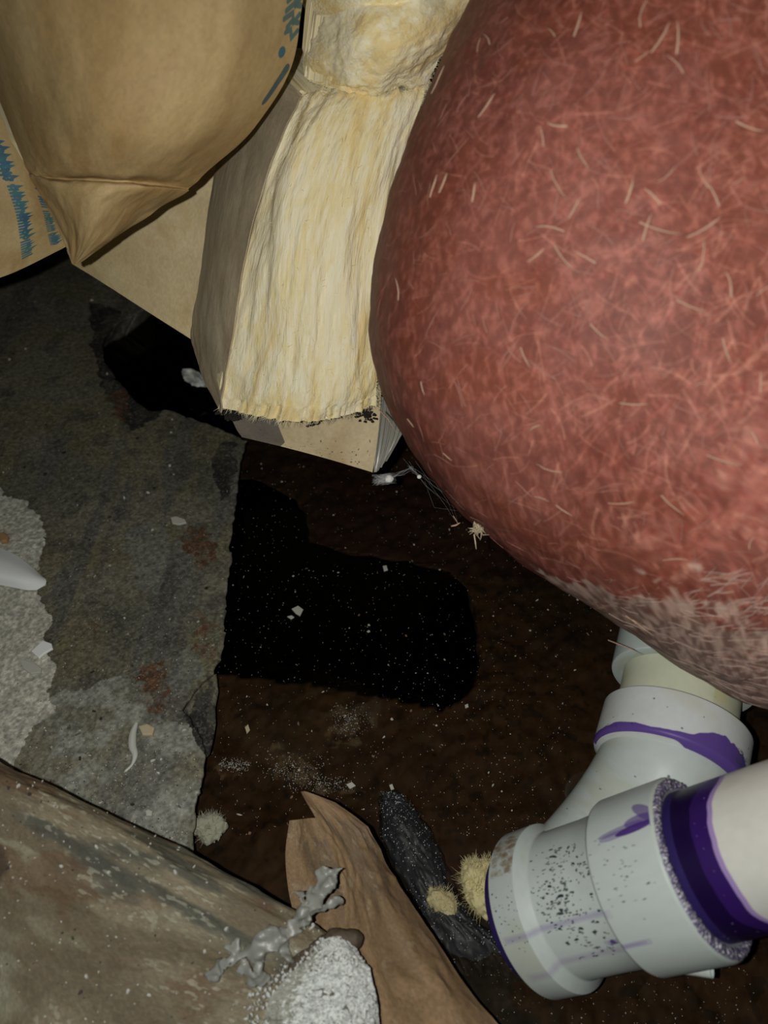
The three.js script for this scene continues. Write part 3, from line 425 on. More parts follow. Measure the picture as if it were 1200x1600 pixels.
{
  const prof = [[0.0005, PIPE + 0.0002], [0, PIPE + 0.001], [0, HUB - 0.0012], [0.0012, HUB], [SH1 - 0.009, HUB], [SH1 - 0.0085, HUB - 0.0002], [SH1 - 0.0045, BODY + 0.0006], [SH1 - 0.003, BODY], [LEN * 0.45, BODY], [SH2 - 0.002, BODY + 0.0006], [SH2, HUB - 0.0006], [SH2 + 0.0015, HUB], [LEN - 0.002, HUB + 0.0003], [LEN - 0.0004, HUB - 0.0012], [LEN, HUB - 0.003], [LEN, PIPE + 0.0004], [LEN - 0.001, PIPE - 0.0005]];
  // v follows the profile points; put the art by axial place through this table
  const vs = s => { let k = 0; while (k < prof.length - 2 && prof[k + 1][0] < s) k++; const a = prof[k][0], b = prof[k + 1][0]; return (k + (b > a ? (s - a) / (b - a) : 0)) / (prof.length - 1); };
  const map = pvcMap(1400, 1000, PV.white, (c, w, h, R) => {
    const Y = s => vs(s) * h;
    speckle(c, w, h, 150, R, uOf(-0.02), 0.13, vs(SH1 + 0.008), 0.05, 1.2); speckle(c, w, h, 60, R, uOf(0.0), 0.09, vs(0.012), 0.06, 1.0);
    speckle(c, w, h, 40, R, uOf(-0.02), 0.12, vs(LEN - 0.02), 0.04, 0.8);
    for (let i = 0; i < 90; i++) { const g = R() * 0.26 - 0.13; speckle(c, w, h, 1 + Math.floor(R() * 4), R, uOf(g), 0.006, vs(SH1 + 0.006 + R() * (SH2 - SH1 - 0.008)), 0.005, 1.6); }
    // faint purple runs along the fitting, and the smear beside the rim
    for (const [du, wd, s0, s1, a] of [[0.035, 0.016, 0.002, LEN - 0.03, 0.09], [0.095, 0.012, SH1 + 0.022, LEN - 0.02, 0.16], [0.115, 0.022, 0.004, SH2, 0.07]]) for (const k of [1, 0.65, 0.3]) { const u = uOf(du); band(c, w, u - wd * k / 2, u + wd * k / 2, Y(s0 + 0.004 * (1 - k)), Y(s1 - 0.006 * (1 - k)), `rgba(98,72,140,${a})`); }
    for (const [du, s, ru, rs, a] of [[-0.088, LEN - 0.009, 0.007, 0.010, 0.9], [-0.094, LEN - 0.016, 0.006, 0.012, 0.35], [-0.086, LEN - 0.019, 0.007, 0.008, 0.3], [-0.10, LEN - 0.006, 0.012, 0.008, 0.5], [-0.11, LEN - 0.003, 0.03, 0.004, 0.5]]) { c.fillStyle = `rgba(66,42,118,${a})`; c.beginPath(); c.ellipse(uOf(du) * w, Y(s), ru * w, rs * h * 2, 0.3, 0, 6.3); c.fill(); }
    c.fillStyle = 'rgba(70,48,120,0.75)'; c.beginPath(); c.ellipse(uOf(0.095) * w, Y(SH1 + 0.026), 0.006 * w, 0.006 * h, 0, 0, 6.3); c.fill();
    c.fillStyle = 'rgba(60,50,90,0.35)'; c.fillRect(0, Y(LEN - 0.0006), w, h);
    // brown dirt on the upper back of the left hub
    for (let i = 0; i < 140; i++) { c.fillStyle = `rgba(112,86,58,${0.10 + 0.16 * R()})`; c.beginPath(); c.arc(uOf(-0.13 + 0.1 * (R() - 0.5)) * w, Y(SH1 * 0.6 * R()), 2 + 9 * R(), 0, 6.3); c.fill(); }
  }, 61);
  const fit = mesh('branch_fitting', revolve(axisL, axisR, prof, 128), pvcMat(map), pvc);
  // swept branch, opening towards the lower end
  const hubA = at(1040, 1203, 0.386), hubB = at(1056, 1132, 0.400);
  const sweep = new THREE.CatmullRomCurve3([at(900, 1400, 0.372), at(935, 1362, 0.376), at(978, 1308, 0.381), at(1015, 1252, 0.384), hubA.clone(), hubA.clone().lerp(hubB, 0.3)]);
  const tube = new THREE.TubeGeometry(sweep, 60, BODY + 0.0006, 72);
  const bmap = pvcMap(512, 512, PV.white, (c, w, h, R) => { for (let i = 0; i < 70; i++) { c.fillStyle = `rgba(30,36,36,${0.4 + 0.5 * R()})`; c.beginPath(); c.ellipse(R() * w, R() * h, 0.8 + 1.6 * R(), 0.8 + 1.2 * R(), 0, 0, 6.3); c.fill(); } }, 63);
  mesh('branch_neck', tube, pvcMat(bmap), fit);
  // hub of the branch, with the purple run along its lower edge
  const HL = hubA.distanceTo(hubB), uH = facing(hubA, hubB, eyeP), hp = [[-0.001, BODY - 0.002], [-0.0005, BODY + 0.001], [0.0012, HUB - 0.0006], [0.003, HUB], [HL - 0.001, HUB + 0.0002], [HL, HUB - 0.0006], [HL + 0.0002, PIPE + 0.0006], [HL - 0.0006, PIPE - 0.001]];
  const hv = s => { let k = 0; while (k < hp.length - 2 && hp[k + 1][0] < s) k++; const a = hp[k][0], b = hp[k + 1][0]; return (k + (b > a ? (s - a) / (b - a) : 0)) / (hp.length - 1); };
  const hmap = pvcMap(1024, 700, [0.79, 0.81, 0.81], (c, w, h, R) => {
    const Y = s => hv(s) * h, run = [];
    for (let k = 0; k <= 240; k++) { const d = -0.24 + 0.44 * k / 240, n = fbm(d * 60 + 20, 3, 5, 3) - 0.5; const top = 0.0044 + 0.0008 * Math.sin(d * 40) + 0.0010 * n + (0.0085 + 0.004 * n) * sm(0.02, 0.10, d) * (1 - 0.6 * sm(0.13, 0.19, d)); if (d < 0.19) run.push([((uH + d) % 1 + 1) % 1, top, d]); }
    c.fillStyle = 'rgb(92,70,142)'; for (const [u, s, d] of run) for (const o of [-1, 0]) { const wd = w * 0.44 / 240 + 1.5, y0 = Y(0.0006) * (1 - sm(0.0, 0.06, d)); c.fillRect((u + o) * w, y0, wd, Y(s) - y0); }
    for (let i = 0; i < 60; i++) { c.fillStyle = 'rgba(70,74,92,0.7)'; c.beginPath(); c.arc(((uH + 0.14 + 0.05 * R()) % 1) * w, Y(0.004 + 0.008 * R()), 1 + 2 * R(), 0, 6.3); c.fill(); }
    for (let i = 0; i < 40; i++) { c.fillStyle = 'rgba(40,48,46,0.7)'; c.beginPath(); c.ellipse(R() * w, Y(HL * R()), 1 + R() * 1.5, 1 + R() * 1.2, 0, 0, 6.3); c.fill(); }
  }, 65);
  mesh('branch_hub', revolve(hubA, hubB, hp, 112), pvcMat(hmap), fit);
  // moulding marks: round gate nub and a sprue stub below
  const gp = at(917, 1324, 0.31); { const d = gp.clone().sub(eyeP).normalize(); const s = gp.clone().sub(axisL).dot(axD); const c = along(s); const n = gp.clone().sub(c).normalize(); const base = c.clone().addScaledVector(n, BODY - 0.0015); mesh('gate_mark', revolve(base, base.clone().add(n), [[0, 0.0046], [0.0022, 0.0044], [0.0028, 0.0038], [0.0028, 0.003], [0.0016, 0.0024], [0.0015, 0.0001]], 32), pvcMat(bmap), fit); }
  { const a = along(LEN * 0.66), dn = at(1030, 1600, 0.33).sub(at(1030, 1300, 0.33)).normalize(); dn.addScaledVector(axD, -dn.dot(axD)).normalize(); const b = a.clone().addScaledVector(dn, HUB - 0.002); mesh('sprue_stub', new THREE.TubeGeometry(new THREE.CatmullRomCurve3([b.clone().addScaledVector(axD, -0.010), b.clone().addScaledVector(dn, 0.002), b.clone().addScaledVector(axD, 0.011).addScaledVector(dn, 0.0055)]), 16, 0.0026, 14), pvcMat(bmap), fit); }
  // cement bead round the mouth of the right hub
  const R = rng(71), bp = [], ring = [], e1 = V(0, 1, 0).addScaledVector(axD, -axD.y).normalize(), e2 = axD.clone().cross(e1), seg = 520, m = 16;
  for (let i = 0; i < seg; i++) { const a = i / seg * 6.28318; ring.push(a); for (let k = 0; k < m; k++) { const b = k / m * 6.28318, rr = (0.0020 + 0.0024 * (fbm(Math.cos(a) * 40 + 90, Math.sin(a) * 40 + 90, k * 1.7, 3) - 0.45)), d = PIPE + 0.0034 + Math.cos(b) * rr, z = LEN - 0.0006 + Math.sin(b) * rr * 0.8; const p = along(z).addScaledVector(e1, Math.cos(a) * d).addScaledVector(e2, Math.sin(a) * d); bp.push(p.x, p.y, p.z); } }
  const bi = [], bc = []; for (let i = 0; i < seg; i++) for (let k = 0; k < m; k++) { const a = i * m + k, b = i * m + (k + 1) % m, c = ((i + 1) % seg) * m + k, d = ((i + 1) % seg) * m + (k + 1) % m; bi.push(a, c, b, b, c, d); }
  for (let i = 0; i < seg * m; i++) { const s = R(); bc.push(...(s < 0.20 ? [0.62, 0.63, 0.66] : s < 0.5 ? [0.16, 0.15, 0.21] : s < 0.8 ? [0.09, 0.07, 0.16] : [0.05, 0.03, 0.11])); }
  const bg = new THREE.BufferGeometry(); bg.setAttribute('position', new THREE.Float32BufferAttribute(bp, 3)); bg.setAttribute('color', new THREE.Float32BufferAttribute(bc, 3)); bg.setIndex(bi); bg.computeVertexNormals();
  mesh('cement_bead', bg, std({ vertexColors: true, roughness: 0.55 }), fit).userData.label = 'crusty grey and purple cement bead';

  // pipe entering from the right, its end dyed with purple primer
  const pr = 0.22, pmap = pvcMap(1024, 1024, [0.79, 0.79, 0.765], (c, w, h, R2) => {
    const yy = s => s / pr * h;
    for (let k = 0; k < 256; k++) { const u = k / 256, e = 0.0285 + 0.0022 * (fbm(u * 9, 1, 5) - 0.5) * 2; const du = ((u - uFit + 1.5) % 1) - 0.5; const e2 = e + 0.006 * sm(0.10, 0.2, Math.abs(du)); c.fillStyle = 'rgba(136,108,176,0.7)'; c.fillRect(u * w, 0, w / 256 + 1, yy(e2 + 0.0022)); c.fillStyle = 'rgb(46,22,88)'; c.fillRect(u * w, 0, w / 256 + 1, yy(e2)); c.fillStyle = 'rgb(26,10,54)'; c.fillRect(u * w, 0, w / 256 + 1, yy(e2 - 0.006 - 0.003 * fbm(u * 14, 4, 2))); c.fillStyle = 'rgb(44,34,86)'; c.fillRect(u * w, 0, w / 256 + 1, yy(0.0135)); }
    for (let i = 0; i < 40; i++) { c.fillStyle = 'rgba(200,196,220,0.6)'; c.beginPath(); c.arc(R2() * w, yy(0.030 * R2()), 0.8 + R2(), 0, 6.3); c.fill(); }
    for (let i = 0; i < 60; i++) { c.fillStyle = 'rgba(120,124,116,0.5)'; c.beginPath(); c.arc(R2() * w, R2() * h, 1 + 1.5 * R2(), 0, 6.3); c.fill(); }
  }, 67);
  mesh('inlet_pipe', revolve(along(LEN - 0.01), along(LEN + pr), [[0, PIPE - 0.004], [0, PIPE], [pr / 2, PIPE], [pr, PIPE], [pr, PIPE - 0.004], [0, PIPE - 0.004]].map((p, k) => p), 96), null, pvc);
  { // even v along the outside
    const o = pvc.children.at(-1), g = new THREE.CylinderGeometry(PIPE, PIPE, pr, 96, 4, true); const inner = new THREE.CylinderGeometry(PIPE - 0.004, PIPE - 0.004, pr, 64, 1, true); for (let i = 0; i < inner.attributes.uv.count; i++) inner.attributes.uv.setY(i, 0);
    const a = along(LEN - 0.01), q = new THREE.Quaternion().setFromUnitVectors(V(0, 1, 0), axD); const gg = mergeGeometries([g, inner]); gg.translate(0, pr / 2, 0); gg.applyQuaternion(q); gg.translate(a.x, a.y, a.z); o.geometry = gg; o.material = pvcMat(pmap, 0.38); o.userData.label = 'off white pipe with a deep purple primed end';
  }
  // stub running down into the mud, purple with primer
  const outlet = revolve(along(0.006), along(-0.07), [[0, PIPE - 0.004], [0, PIPE], [0.013, PIPE], [0.013, PIPE - 0.004]], 64); { const q = outlet.attributes.uv; for (let i = 0; i < q.count; i++) q.setY(i, 0.02 + q.getY(i) * 0.03); }
  mesh('outlet_pipe', outlet, pvcMat(pmap), pvc).userData.label = 'pipe end stained with purple primer';
  // cream pipe above the branch, and the elbow collar under the bathtub
  const cA = hubB.clone().lerp(hubA, 0.4), cEnd = at(1078, 985, 0.430), cD = cEnd.clone().sub(cA).normalize(), cl = cEnd.distanceTo(cA);
  const cmap = pvcMap(700, 700, PV.cream, (c, w, h, R2) => { for (let i = 0; i < 120; i++) { c.fillStyle = `rgba(70,74,60,${0.2 + 0.4 * R2()})`; c.beginPath(); c.ellipse(R2() * w, R2() * h, 0.8 + 3 * R2() * R2(), 0.8 + R2(), R2() * 3, 0, 6.3); c.fill(); } for (let i = 0; i < 30; i++) { c.fillStyle = 'rgba(190,180,110,0.25)'; c.beginPath(); c.arc(R2() * w, R2() * h, 5 + 14 * R2(), 0, 6.3); c.fill(); } }, 69);
  mesh('riser_pipe', revolve(cA, cEnd, [[0, PIPE - 0.003], [0, PIPE], [cl / 2, PIPE], [cl, PIPE], [cl, PIPE - 0.003]], 96), pvcMat(cmap), pvc).userData.label = 'cream coloured pipe';
  const k0 = cA.clone().addScaledVector(cD, cl * 0.50);
  const col = revolve(k0, cEnd, [[0.0006, PIPE], [0, PIPE + 0.001], [0, HUB - 0.0008], [0.001, HUB], [0.030, HUB], [0.032, HUB - 0.003]], 96);
  const up = V(0.25, 0.2, -0.9).normalize(), el = new THREE.TubeGeometry(new THREE.CatmullRomCurve3([k0.clone().addScaledVector(cD, 0.022), k0.clone().addScaledVector(cD, 0.042), k0.clone().addScaledVector(cD, 0.07), k0.clone().addScaledVector(cD, 0.09).addScaledVector(up, 0.03)]), 30, BODY + 0.001, 48);
  const elbow = mesh('elbow', el, pvcMat(bmap), pvc); mesh('elbow_collar', col, pvcMat(bmap), elbow);
}
settle(pvc);

// ---------------------------------------------------------------- foreground sheet, paper scrap, dried paste
{
  const rows = [[[-160, 1103, .370], [-20, 1180, .366], [110, 1243, .360], [280, 1325, .351], [450, 1418, .344], [515, 1462, .342]], [[-160, 1130, .356], [-30, 1200, .352], [100, 1268, .347], [265, 1350, .340], [435, 1442, .335], [515, 1485, .336]], [[-160, 1200, .345], [-40, 1270, .342], [75, 1330, .339], [235, 1415, .333], [410, 1500, .329], [525, 1530, .330]], [[-160, 1320, .338], [-50, 1370, .335], [45, 1420, .332], [200, 1495, .328], [380, 1565, .325], [545, 1585, .325]], [[-160, 1480, .328], [-50, 1520, .325], [30, 1550, .322], [180, 1610, .319], [360, 1660, .316], [560, 1680, .316]], [[-160, 1720, .312], [-50, 1730, .31], [20, 1740, .308], [170, 1760, .306], [350, 1780, .304], [580, 1790, .305]]];
  const map = bake(1100, 1000, (u, v) => {
    const x = u * 0.2, y = v * 0.18, w = 0.03 * (fbm(x * 40, y * 40, 3) - 0.5), b = fbm((x + w) * 26, (y + w) * 26, 5), d = fbm((x - w) * 30 + 8, y * 30, 7), m = fbm(x * 110, y * 110, 9), f = fbm(x * 900, y * 900, 2, 2);
    let c = mix3([0.36, 0.325, 0.255], [0.43, 0.40, 0.325], sm(0.35, 0.65, b)); c = mix3(c, [0.235, 0.235, 0.20], 0.8 * sm(0.52, 0.66, d)); c = mix3(c, [0.50, 0.50, 0.43], 0.65 * sm(0.56, 0.7, fbm(x * 20 + 3, y * 34, 12))); c = mix3(c, [0.33, 0.255, 0.18], 0.65 * sm(0.56, 0.68, fbm(x * 34, y * 34 + 9, 15)));
    // long dark smears lying along the rim, and the round brown stain
    const s1 = Math.abs(v - (0.30 + 0.08 * u) + 0.05 * (m - 0.5)); c = mix3(c, [0.22, 0.225, 0.195], 0.75 * (1 - sm(0.015, 0.045, s1)) * sm(0.26, 0.36, u) * sm(0.3, 0.5, b + 0.08));
    const r = Math.hypot((u - 0.26) * 1.1, v - 0.53) + 0.06 * (m - 0.5); c = mix3(c, [0.20, 0.155, 0.115], 0.8 * (1 - sm(0.055, 0.085, r)));
    c = mix3(c, [0.60, 0.60, 0.54], 0.5 * sm(0.62, 0.72, fbm(x * 380, y * 380, 21, 2)) * sm(0.4, 0.6, b)); return c.map(q => q * (0.98 + 0.30 * f));
  });
  const R = rng(83), g = sheet(rows, 140, 110, 0.0012, (u, v) => 0.004 * (fbm(u * 5 + 1, v * 6, 3) - 0.5) + 0.0015 * (fbm(u * 18, v * 20, 5, 3) - 0.5));
  const t = thing('dirty_sheet', 'dusty brown stained sheet lying over the slab edge beside the crumpled paper', 'sheet');
  const { A, N, nu, nv } = g.userData, dust = [];
  for (let k = 0; k < 420; k++) { const i = Math.floor(R() * nu), j = Math.floor(Math.pow(R(), 0.8) * nv * 0.85), s = R() < 0.05 ? 0.0011 : 0.0002 + 0.0004 * R(); dust.push([A[j][i].clone().addScaledVector(N[j][i], 0.0001), s, R() < 0.75 ? [0.5, 0.5, 0.45] : [0.05, 0.045, 0.04], 0.7]); }
  mesh('sheet', clean(g), std({ map, bumpMap: creaseBump, bumpScale: 0.0008, roughness: 0.75 }), t);
  const d = mesh('dust', crumbs(dust, R), std({ vertexColors: true, roughness: 0.9 }), t); d.userData.kind = 'stuff'; settle(t);
}
{
  const RR = rng(131), folds = []; for (let k = 0; k < 16; k++) { const a = RR() * 3.14; folds.push([Math.cos(a), Math.sin(a) * 1.7, RR() * 1.6 - 0.2, (RR() - 0.5) * 0.010]); }
  let mid0 = 0; for (const [a, b, c, k] of folds) mid0 += k * Math.abs(0.75 * a + 0.5 * b - c);
  const crumple = (u, v) => { let h = 0; for (const [a, b, c, k] of folds) h += k * Math.abs(u * a + v * b - c); return (h - mid0) * 0.9 * sm(0.0, 0.35, v) + 0.0006 * (1 - Math.abs(fbm(u * 6, v * 9, 5, 2) - 0.5) * 6) * sm(0, 0.2, v); };
  const map = bake(600, 1000, (u, v) => { const x = u * 0.09, y = v * 0.15, b = fbm(x * 40, y * 40, 1), f = fbm(x * 700, y * 700, 4, 2), m = fbm(x * 130, y * 130, 6); let c = mix3([0.475, 0.385, 0.275], [0.545, 0.445, 0.325], sm(0.3, 0.7, b)); c = mix3(c, [0.42, 0.36, 0.29], 0.6 * sm(0.55, 0.7, fbm(x * 60, y * 30, 9))); c = mix3(c, [0.62, 0.56, 0.46], 0.5 * sm(0.66, 0.74, m)); return c.map(q => q * (0.88 + 0.24 * f)); });
  const t = thing('paper_scrap', 'crumpled torn scrap of brown kraft paper with a pointed tip', 'paper'), mat = std({ map, roughness: 0.72 });
  const flap = [[[452, 1282, .392], [470, 1280, .390], [490, 1279, .389], [512, 1280, .389]], [[446, 1340, .386], [480, 1340, .382], [520, 1340, .380], [560, 1345, .380]], [[455, 1412, .377], [500, 1410, .372], [550, 1408, .370], [600, 1405, .370]], [[480, 1480, .366], [520, 1480, .361], [570, 1480, .360], [620, 1480, .360]], [[520, 1560, .356], [560, 1560, .352], [600, 1560, .351], [650, 1560, .351]]];
  const front = [[[470, 1237, .388], [478, 1237, .386], [496, 1243, .385], [524, 1254, .385]], [[492, 1285, .382], [515, 1288, .378], [545, 1288, .377], [574, 1290, .380]], [[520, 1340, .374], [545, 1345, .368], [575, 1345, .367], [607, 1345, .375]], [[545, 1410, .365], [570, 1410, .359], [602, 1405, .354], [641, 1400, .366]], [[548, 1480, .356], [585, 1480, .350], [637, 1475, .342], [693, 1470, .355]], [[550, 1560, .350], [610, 1560, .342], [686, 1555, .335], [748, 1550, .347]], [[570, 1680, .338], [640, 1680, .332], [735, 1670, .325], [835, 1650, .337]]];
  mesh('paper', clean(sheet(front, 110, 190, 0.0005, crumple)), mat, t); mesh('folded_flap', clean(sheet(flap, 60, 110, 0.0005, (u, v) => crumple(v, u) * 0.6)), mat, t); settle(t);
}
// blobby dried paste: marching cubes over tapered limbs
function blob(limbs, size, centre, res, wob, seed, warp = 0, flat = null) {
  const mc = new MarchingCubes(res, new THREE.MeshStandardMaterial(), false, false, 400000); mc.isolation = 0;
  const h = size / 2;
  for (let k = 0; k < res; k++) for (let j = 0; j < res; j++) for (let i = 0; i < res; i++) {
    const x = (i - res / 2) / (res / 2) * h + centre.x, y = (j - res / 2) / (res / 2) * h + centre.y, z = (k - res / 2) / (res / 2) * h + centre.z; let d = 0.02;
    let X = x, Y = y, Z = z; if (warp) { X += warp * (fbm(x * 170, y * 170, z * 170 + 3, 2) - 0.5); Y += warp * (fbm(x * 170 + 9, y * 170, z * 170, 2) - 0.5); Z += warp * (fbm(x * 170, y * 170 + 9, z * 170, 2) - 0.5); }
    for (const [a, b, ra, rb] of limbs) { const ux = b.x - a.x, uy = b.y - a.y, uz = b.z - a.z, px = X - a.x, py = Y - a.y, pz = Z - a.z, t = Math.min(1, Math.max(0, (px * ux + py * uy + pz * uz) / (ux * ux + uy * uy + uz * uz))), rx = px - ux * t, ry = py - uy * t, rz = pz - uz * t, fn = flat ? rx * flat.x + ry * flat.y + rz * flat.z : 0, q = Math.sqrt(rx * rx + ry * ry + rz * rz + 3 * fn * fn) - (ra + (rb - ra) * t), s = Math.max(0, 0.0015 - Math.abs(d - q)) / 0.0015; d = Math.min(d, q) - s * s * 0.0015 * 0.25; }
    mc.field[k * res * res + j * res + i] = d > wob + 0.002 ? -d : -(d + wob * (fbm(x * 330 + seed, y * 330, z * 330, 3) - 0.5));
  }
  mc.update(); const n = mc.count, pos = new Float32Array(mc.positionArray.slice(0, n * 3)), nor = new Float32Array(mc.normalArray.slice(0, n * 3));
  for (let i = 0; i < pos.length; i += 3) { pos[i] = pos[i] * h + centre.x; pos[i + 1] = pos[i + 1] * h + centre.y; pos[i + 2] = pos[i + 2] * h + centre.z; }
  let g = new THREE.BufferGeometry(); g.setAttribute('position', new THREE.BufferAttribute(pos, 3)); g = mergeVertices(g, 1e-6); g.computeVertexNormals(); return g;
}
{
  const T = 0.334, q = (x, y, t = T) => at(x, y, t), L = (x0, y0, x1, y1, a, b, t0 = T, t1 = T) => [q(x0, y0, t0), q(x1, y1, t1), a * 1e-3, b * 1e-3], mm = [];
  mm.push(L(322, 1522, 352, 1506, .7, 1.1, .325, .324), L(352, 1506, 395, 1488, 1.2, 1.8, .324, .326), L(362, 1492, 372, 1480, 1.6, 1.6, .324, .325), L(395, 1488, 440, 1466, 2.0, 2.4, .326, .328), L(400, 1470, 425, 1460, 2, 2.2, .328, .328), L(425, 1462, 455, 1458, 2.2, 1.8, .328, .332), L(440, 1466, 452, 1500, 1.5, 1.2, .328, .329), L(385, 1500, 395, 1530, 1.3, 1.0, .322, .321), L(410, 1505, 412, 1530, 1.6, 1.6, .322, .321), L(448, 1462, 472, 1425, 2.0, 2.9, .332, .338), L(472, 1425, 498, 1394, 3.0, 2.8, .338, .342), L(460, 1440, 500, 1410, 2.2, 2.4, .334, .340), L(498, 1394, 518, 1378, 2.4, 1.9, .342, .344), L(518, 1378, 526, 1366, 1.7, 1.2, .344, .345), L(514, 1380, 502, 1364, 1.0, .6, .344, .345), L(490, 1430, 528, 1406, 1.2, .9, .338, .344), L(520, 1408, 530, 1400, .9, .5, .344, .345), L(524, 1406, 534, 1416, .7, .4, .344, .346), L(474, 1412, 466, 1398, .9, .7, .338, .340), L(466, 1398, 456, 1388, .6, .4, .34, .342), L(478, 1404, 480, 1396, .8, .7, .338, .340), L(470, 1450, 490, 1440, 1.2, 1.0, .334, .336));
  const RR = rng(57); for (const l of mm.slice(0, 16)) for (let k = 0; k < 3; k++) { const p = l[0].clone().lerp(l[1], RR()), e = at(428, 1448 - 100, .334).sub(at(428, 1448, .334)).normalize(), s = V(1, 0, 0).multiplyScalar((RR() - .5) * .007).addScaledVector(e, (RR() - .5) * .007), r = .0004 + .0009 * RR(); mm.push([p, p.clone().add(s), r * 1.6, r * .8]); } for (const l of mm) { l[2] *= 1.25; l[3] *= 1.25; }
  const g = blob(mm, 0.080, q(428, 1448, 0.334), 104, 0.0022, 5, 0.0075, V(0, EYE_H, 0).sub(q(428, 1448)).normalize());
  settleMesh(tag(mesh('dried_paste_strand', g, std({ color: new THREE.Color().setRGB(0.25, 0.26, 0.235), roughness: 0.4 })), 'branching grey strand of dried paste lying across the sheet and paper', 'dried paste'));
}
{
  const rows = [[[500, 1470, .330], [512, 1466, .328], [526, 1464, .329], [540, 1470, .332]], [[476, 1502, .325], [510, 1498, .322], [545, 1494, .323], [566, 1494, .329]], [[436, 1540, .3215], [495, 1538, .3195], [550, 1536, .3195], [582, 1534, .323]], [[412, 1590, .3175], [490, 1588, .3155], [555, 1588, .316], [592, 1585, .3195]], [[410, 1680, .311], [480, 1680, .307], [555, 1680, .308], [600, 1680, .315]]];
  const map = bake(512, 640, (u, v) => { const b = fbm(u * 9, v * 14, 3), m = fbm(u * 34, v * 44, 5, 3), f = fbm(u * 120, v * 150, 7, 2), rdg = Math.abs(fbm(u * 7 + 2, v * 9, 11, 3) - 0.5); let c = mix3([0.74, 0.76, 0.75], [0.86, 0.88, 0.87], sm(0.35, 0.65, m)); c = mix3(c, [0.27, 0.25, 0.22], 0.8 * (1 - sm(0.008, 0.03, rdg)) * sm(0.45, 0.6, b)); c = mix3(c, [0.34, 0.33, 0.30], 0.7 * sm(0.64, 0.7, f)); const e = u + 0.25 * (m - 0.5) - 0.05; c = mix3(c, [0.50, 0.50, 0.44], 0.6 * (1 - sm(0.06, 0.16, e))); return c; });
  const g = sheet(rows, 90, 120, 0.004, (u, v) => 0.0013 * (fbm(u * 10, v * 13, 3, 3) - 0.5) * 2 + 0.0007 * (fbm(u * 60, v * 70, 8, 2) - 0.5));
  const t = thing('plaster_lump', 'white crusty plaster lump on the edge of the brown sheet', 'plaster'), R = rng(141), bits = [], { A, nu, nv } = g.userData;
  for (let k = 0; k < 420; k++) { const j = Math.floor(R() * nv), left = R() < 0.75, p = A[j][left ? 0 : Math.floor(R() * nu * 0.3)].clone(), away = A[j][0].clone().sub(A[j][20]).normalize(); p.addScaledVector(away, left ? Math.pow(R(), 2) * 0.012 - 0.002 : 0).add(V((R() - .5) * .003, left ? -0.001 : 0.0002, (R() - .5) * .003)); bits.push([p, 0.0003 + 0.0011 * R() * R(), R() < 0.8 ? [0.55, 0.57, 0.55] : [0.25, 0.24, 0.21], 0.8]); }
  mesh('crust', clean(g), std({ map, roughness: 0.9 }), t); const cb = mesh('crumbs', crumbs(bits, R), std({ vertexColors: true, roughness: 0.95 }), t); cb.userData.kind = 'stuff'; settle(t);
  const stone = blob([[at(522, 1464, .338), at(552, 1468, .338), .0035, .0042], [at(505, 1478, .336), at(470, 1500, .332), .004, .003], [at(490, 1500, .332), at(460, 1510, .330), .003, .003]], 0.045, at(505, 1485, .335), 56, 0.002, 9);
  settleMesh(tag(mesh('mud_clod', stone, std({ color: new THREE.Color().setRGB(0.075, 0.055, 0.035), roughness: 0.7 })), 'dark brown mud clod between the paste strand and the plaster lump', 'mud'));
}

// ---------------------------------------------------------------- loose pieces on the slab
function chip(name, px, h, thick, mat, label, category, group) {
  const pts = ground(px, h), c = pts.reduce((a, p) => [a[0] + p[0] / pts.length, a[1] + p[1] / pts.length], [0, 0]), s = new THREE.Shape(pts.map(([x, z]) => new THREE.Vector2(x - c[0], -(z - c[1])))), b = thick * 0.3;
  const g = new THREE.ExtrudeGeometry(s, { depth: thick - 2 * b, bevelEnabled: true, bevelThickness: b, bevelSize: b, bevelOffset: -b, bevelSegments: 2 }); g.rotateX(-Math.PI / 2); g.translate(0, b, 0);
  const m = mesh(name, g, mat); m.position.set(c[0], h + 0.0002, c[1]); return tag(m, label, category, group);
}
const plasticWhite = std({ color: new THREE.Color().setRGB(0.90, 0.94, 0.93), roughness: 0.45 }), chalk = std({ color: new THREE.Color().setRGB(0.50, 0.50, 0.44), roughness: 0.9 }), straw = std({ color: new THREE.Color().setRGB(0.52, 0.45, 0.29), roughness: 0.9 });
{
  const rows = [[[-60, 838], [-30, 846], [0, 856], [28, 869], [52, 888], [66, 900]], [[-60, 862], [-30, 868], [0, 876], [30, 888], [54, 900], [72, 906]], [[-60, 890], [-30, 892], [0, 898], [28, 904], [50, 910], [70, 914]], [[-60, 908], [-30, 910], [0, 914], [26, 919], [42, 922], [57, 922]]];
  const lift = [[.002, .002, .002, .002, .002, .001], [.008, .008, .0075, .0065, .005, .003], [.008, .008, .0075, .0065, .0045, .003], [.001, .001, .001, .001, .001, .001]];
  settleMesh(tag(mesh('plastic_shard', clean(sheet(rows.map((r, j) => r.map(([x, y], i) => on(x, y, 0.002 + lift[j][i]))), 40, 30, 0.0022)), plasticWhite), 'large white curved plastic shard on the pale dry concrete', 'shard'));
}
chip('plastic_chip', [[50, 1020], [68, 1003], [82, 1008], [84, 1016], [70, 1024], [62, 1031]], 0, 0.002, plasticWhite, 'small square white plastic chip at the edge of the pale concrete', 'chip');
chip('plaster_flake', [[31, 1034], [38, 1032], [55, 1038], [66, 1046], [65, 1053], [50, 1055], [38, 1047]], 0, 0.0018, chalk, 'leaf shaped off white flake beside the square plastic chip', 'chip');
chip('plaster_flake', [[267, 811], [276, 809], [290, 814], [292, 819], [280, 822], [270, 820]], 0, 0.0018, chalk, 'off white flake lying by the rust stain near the slab edge', 'chip');
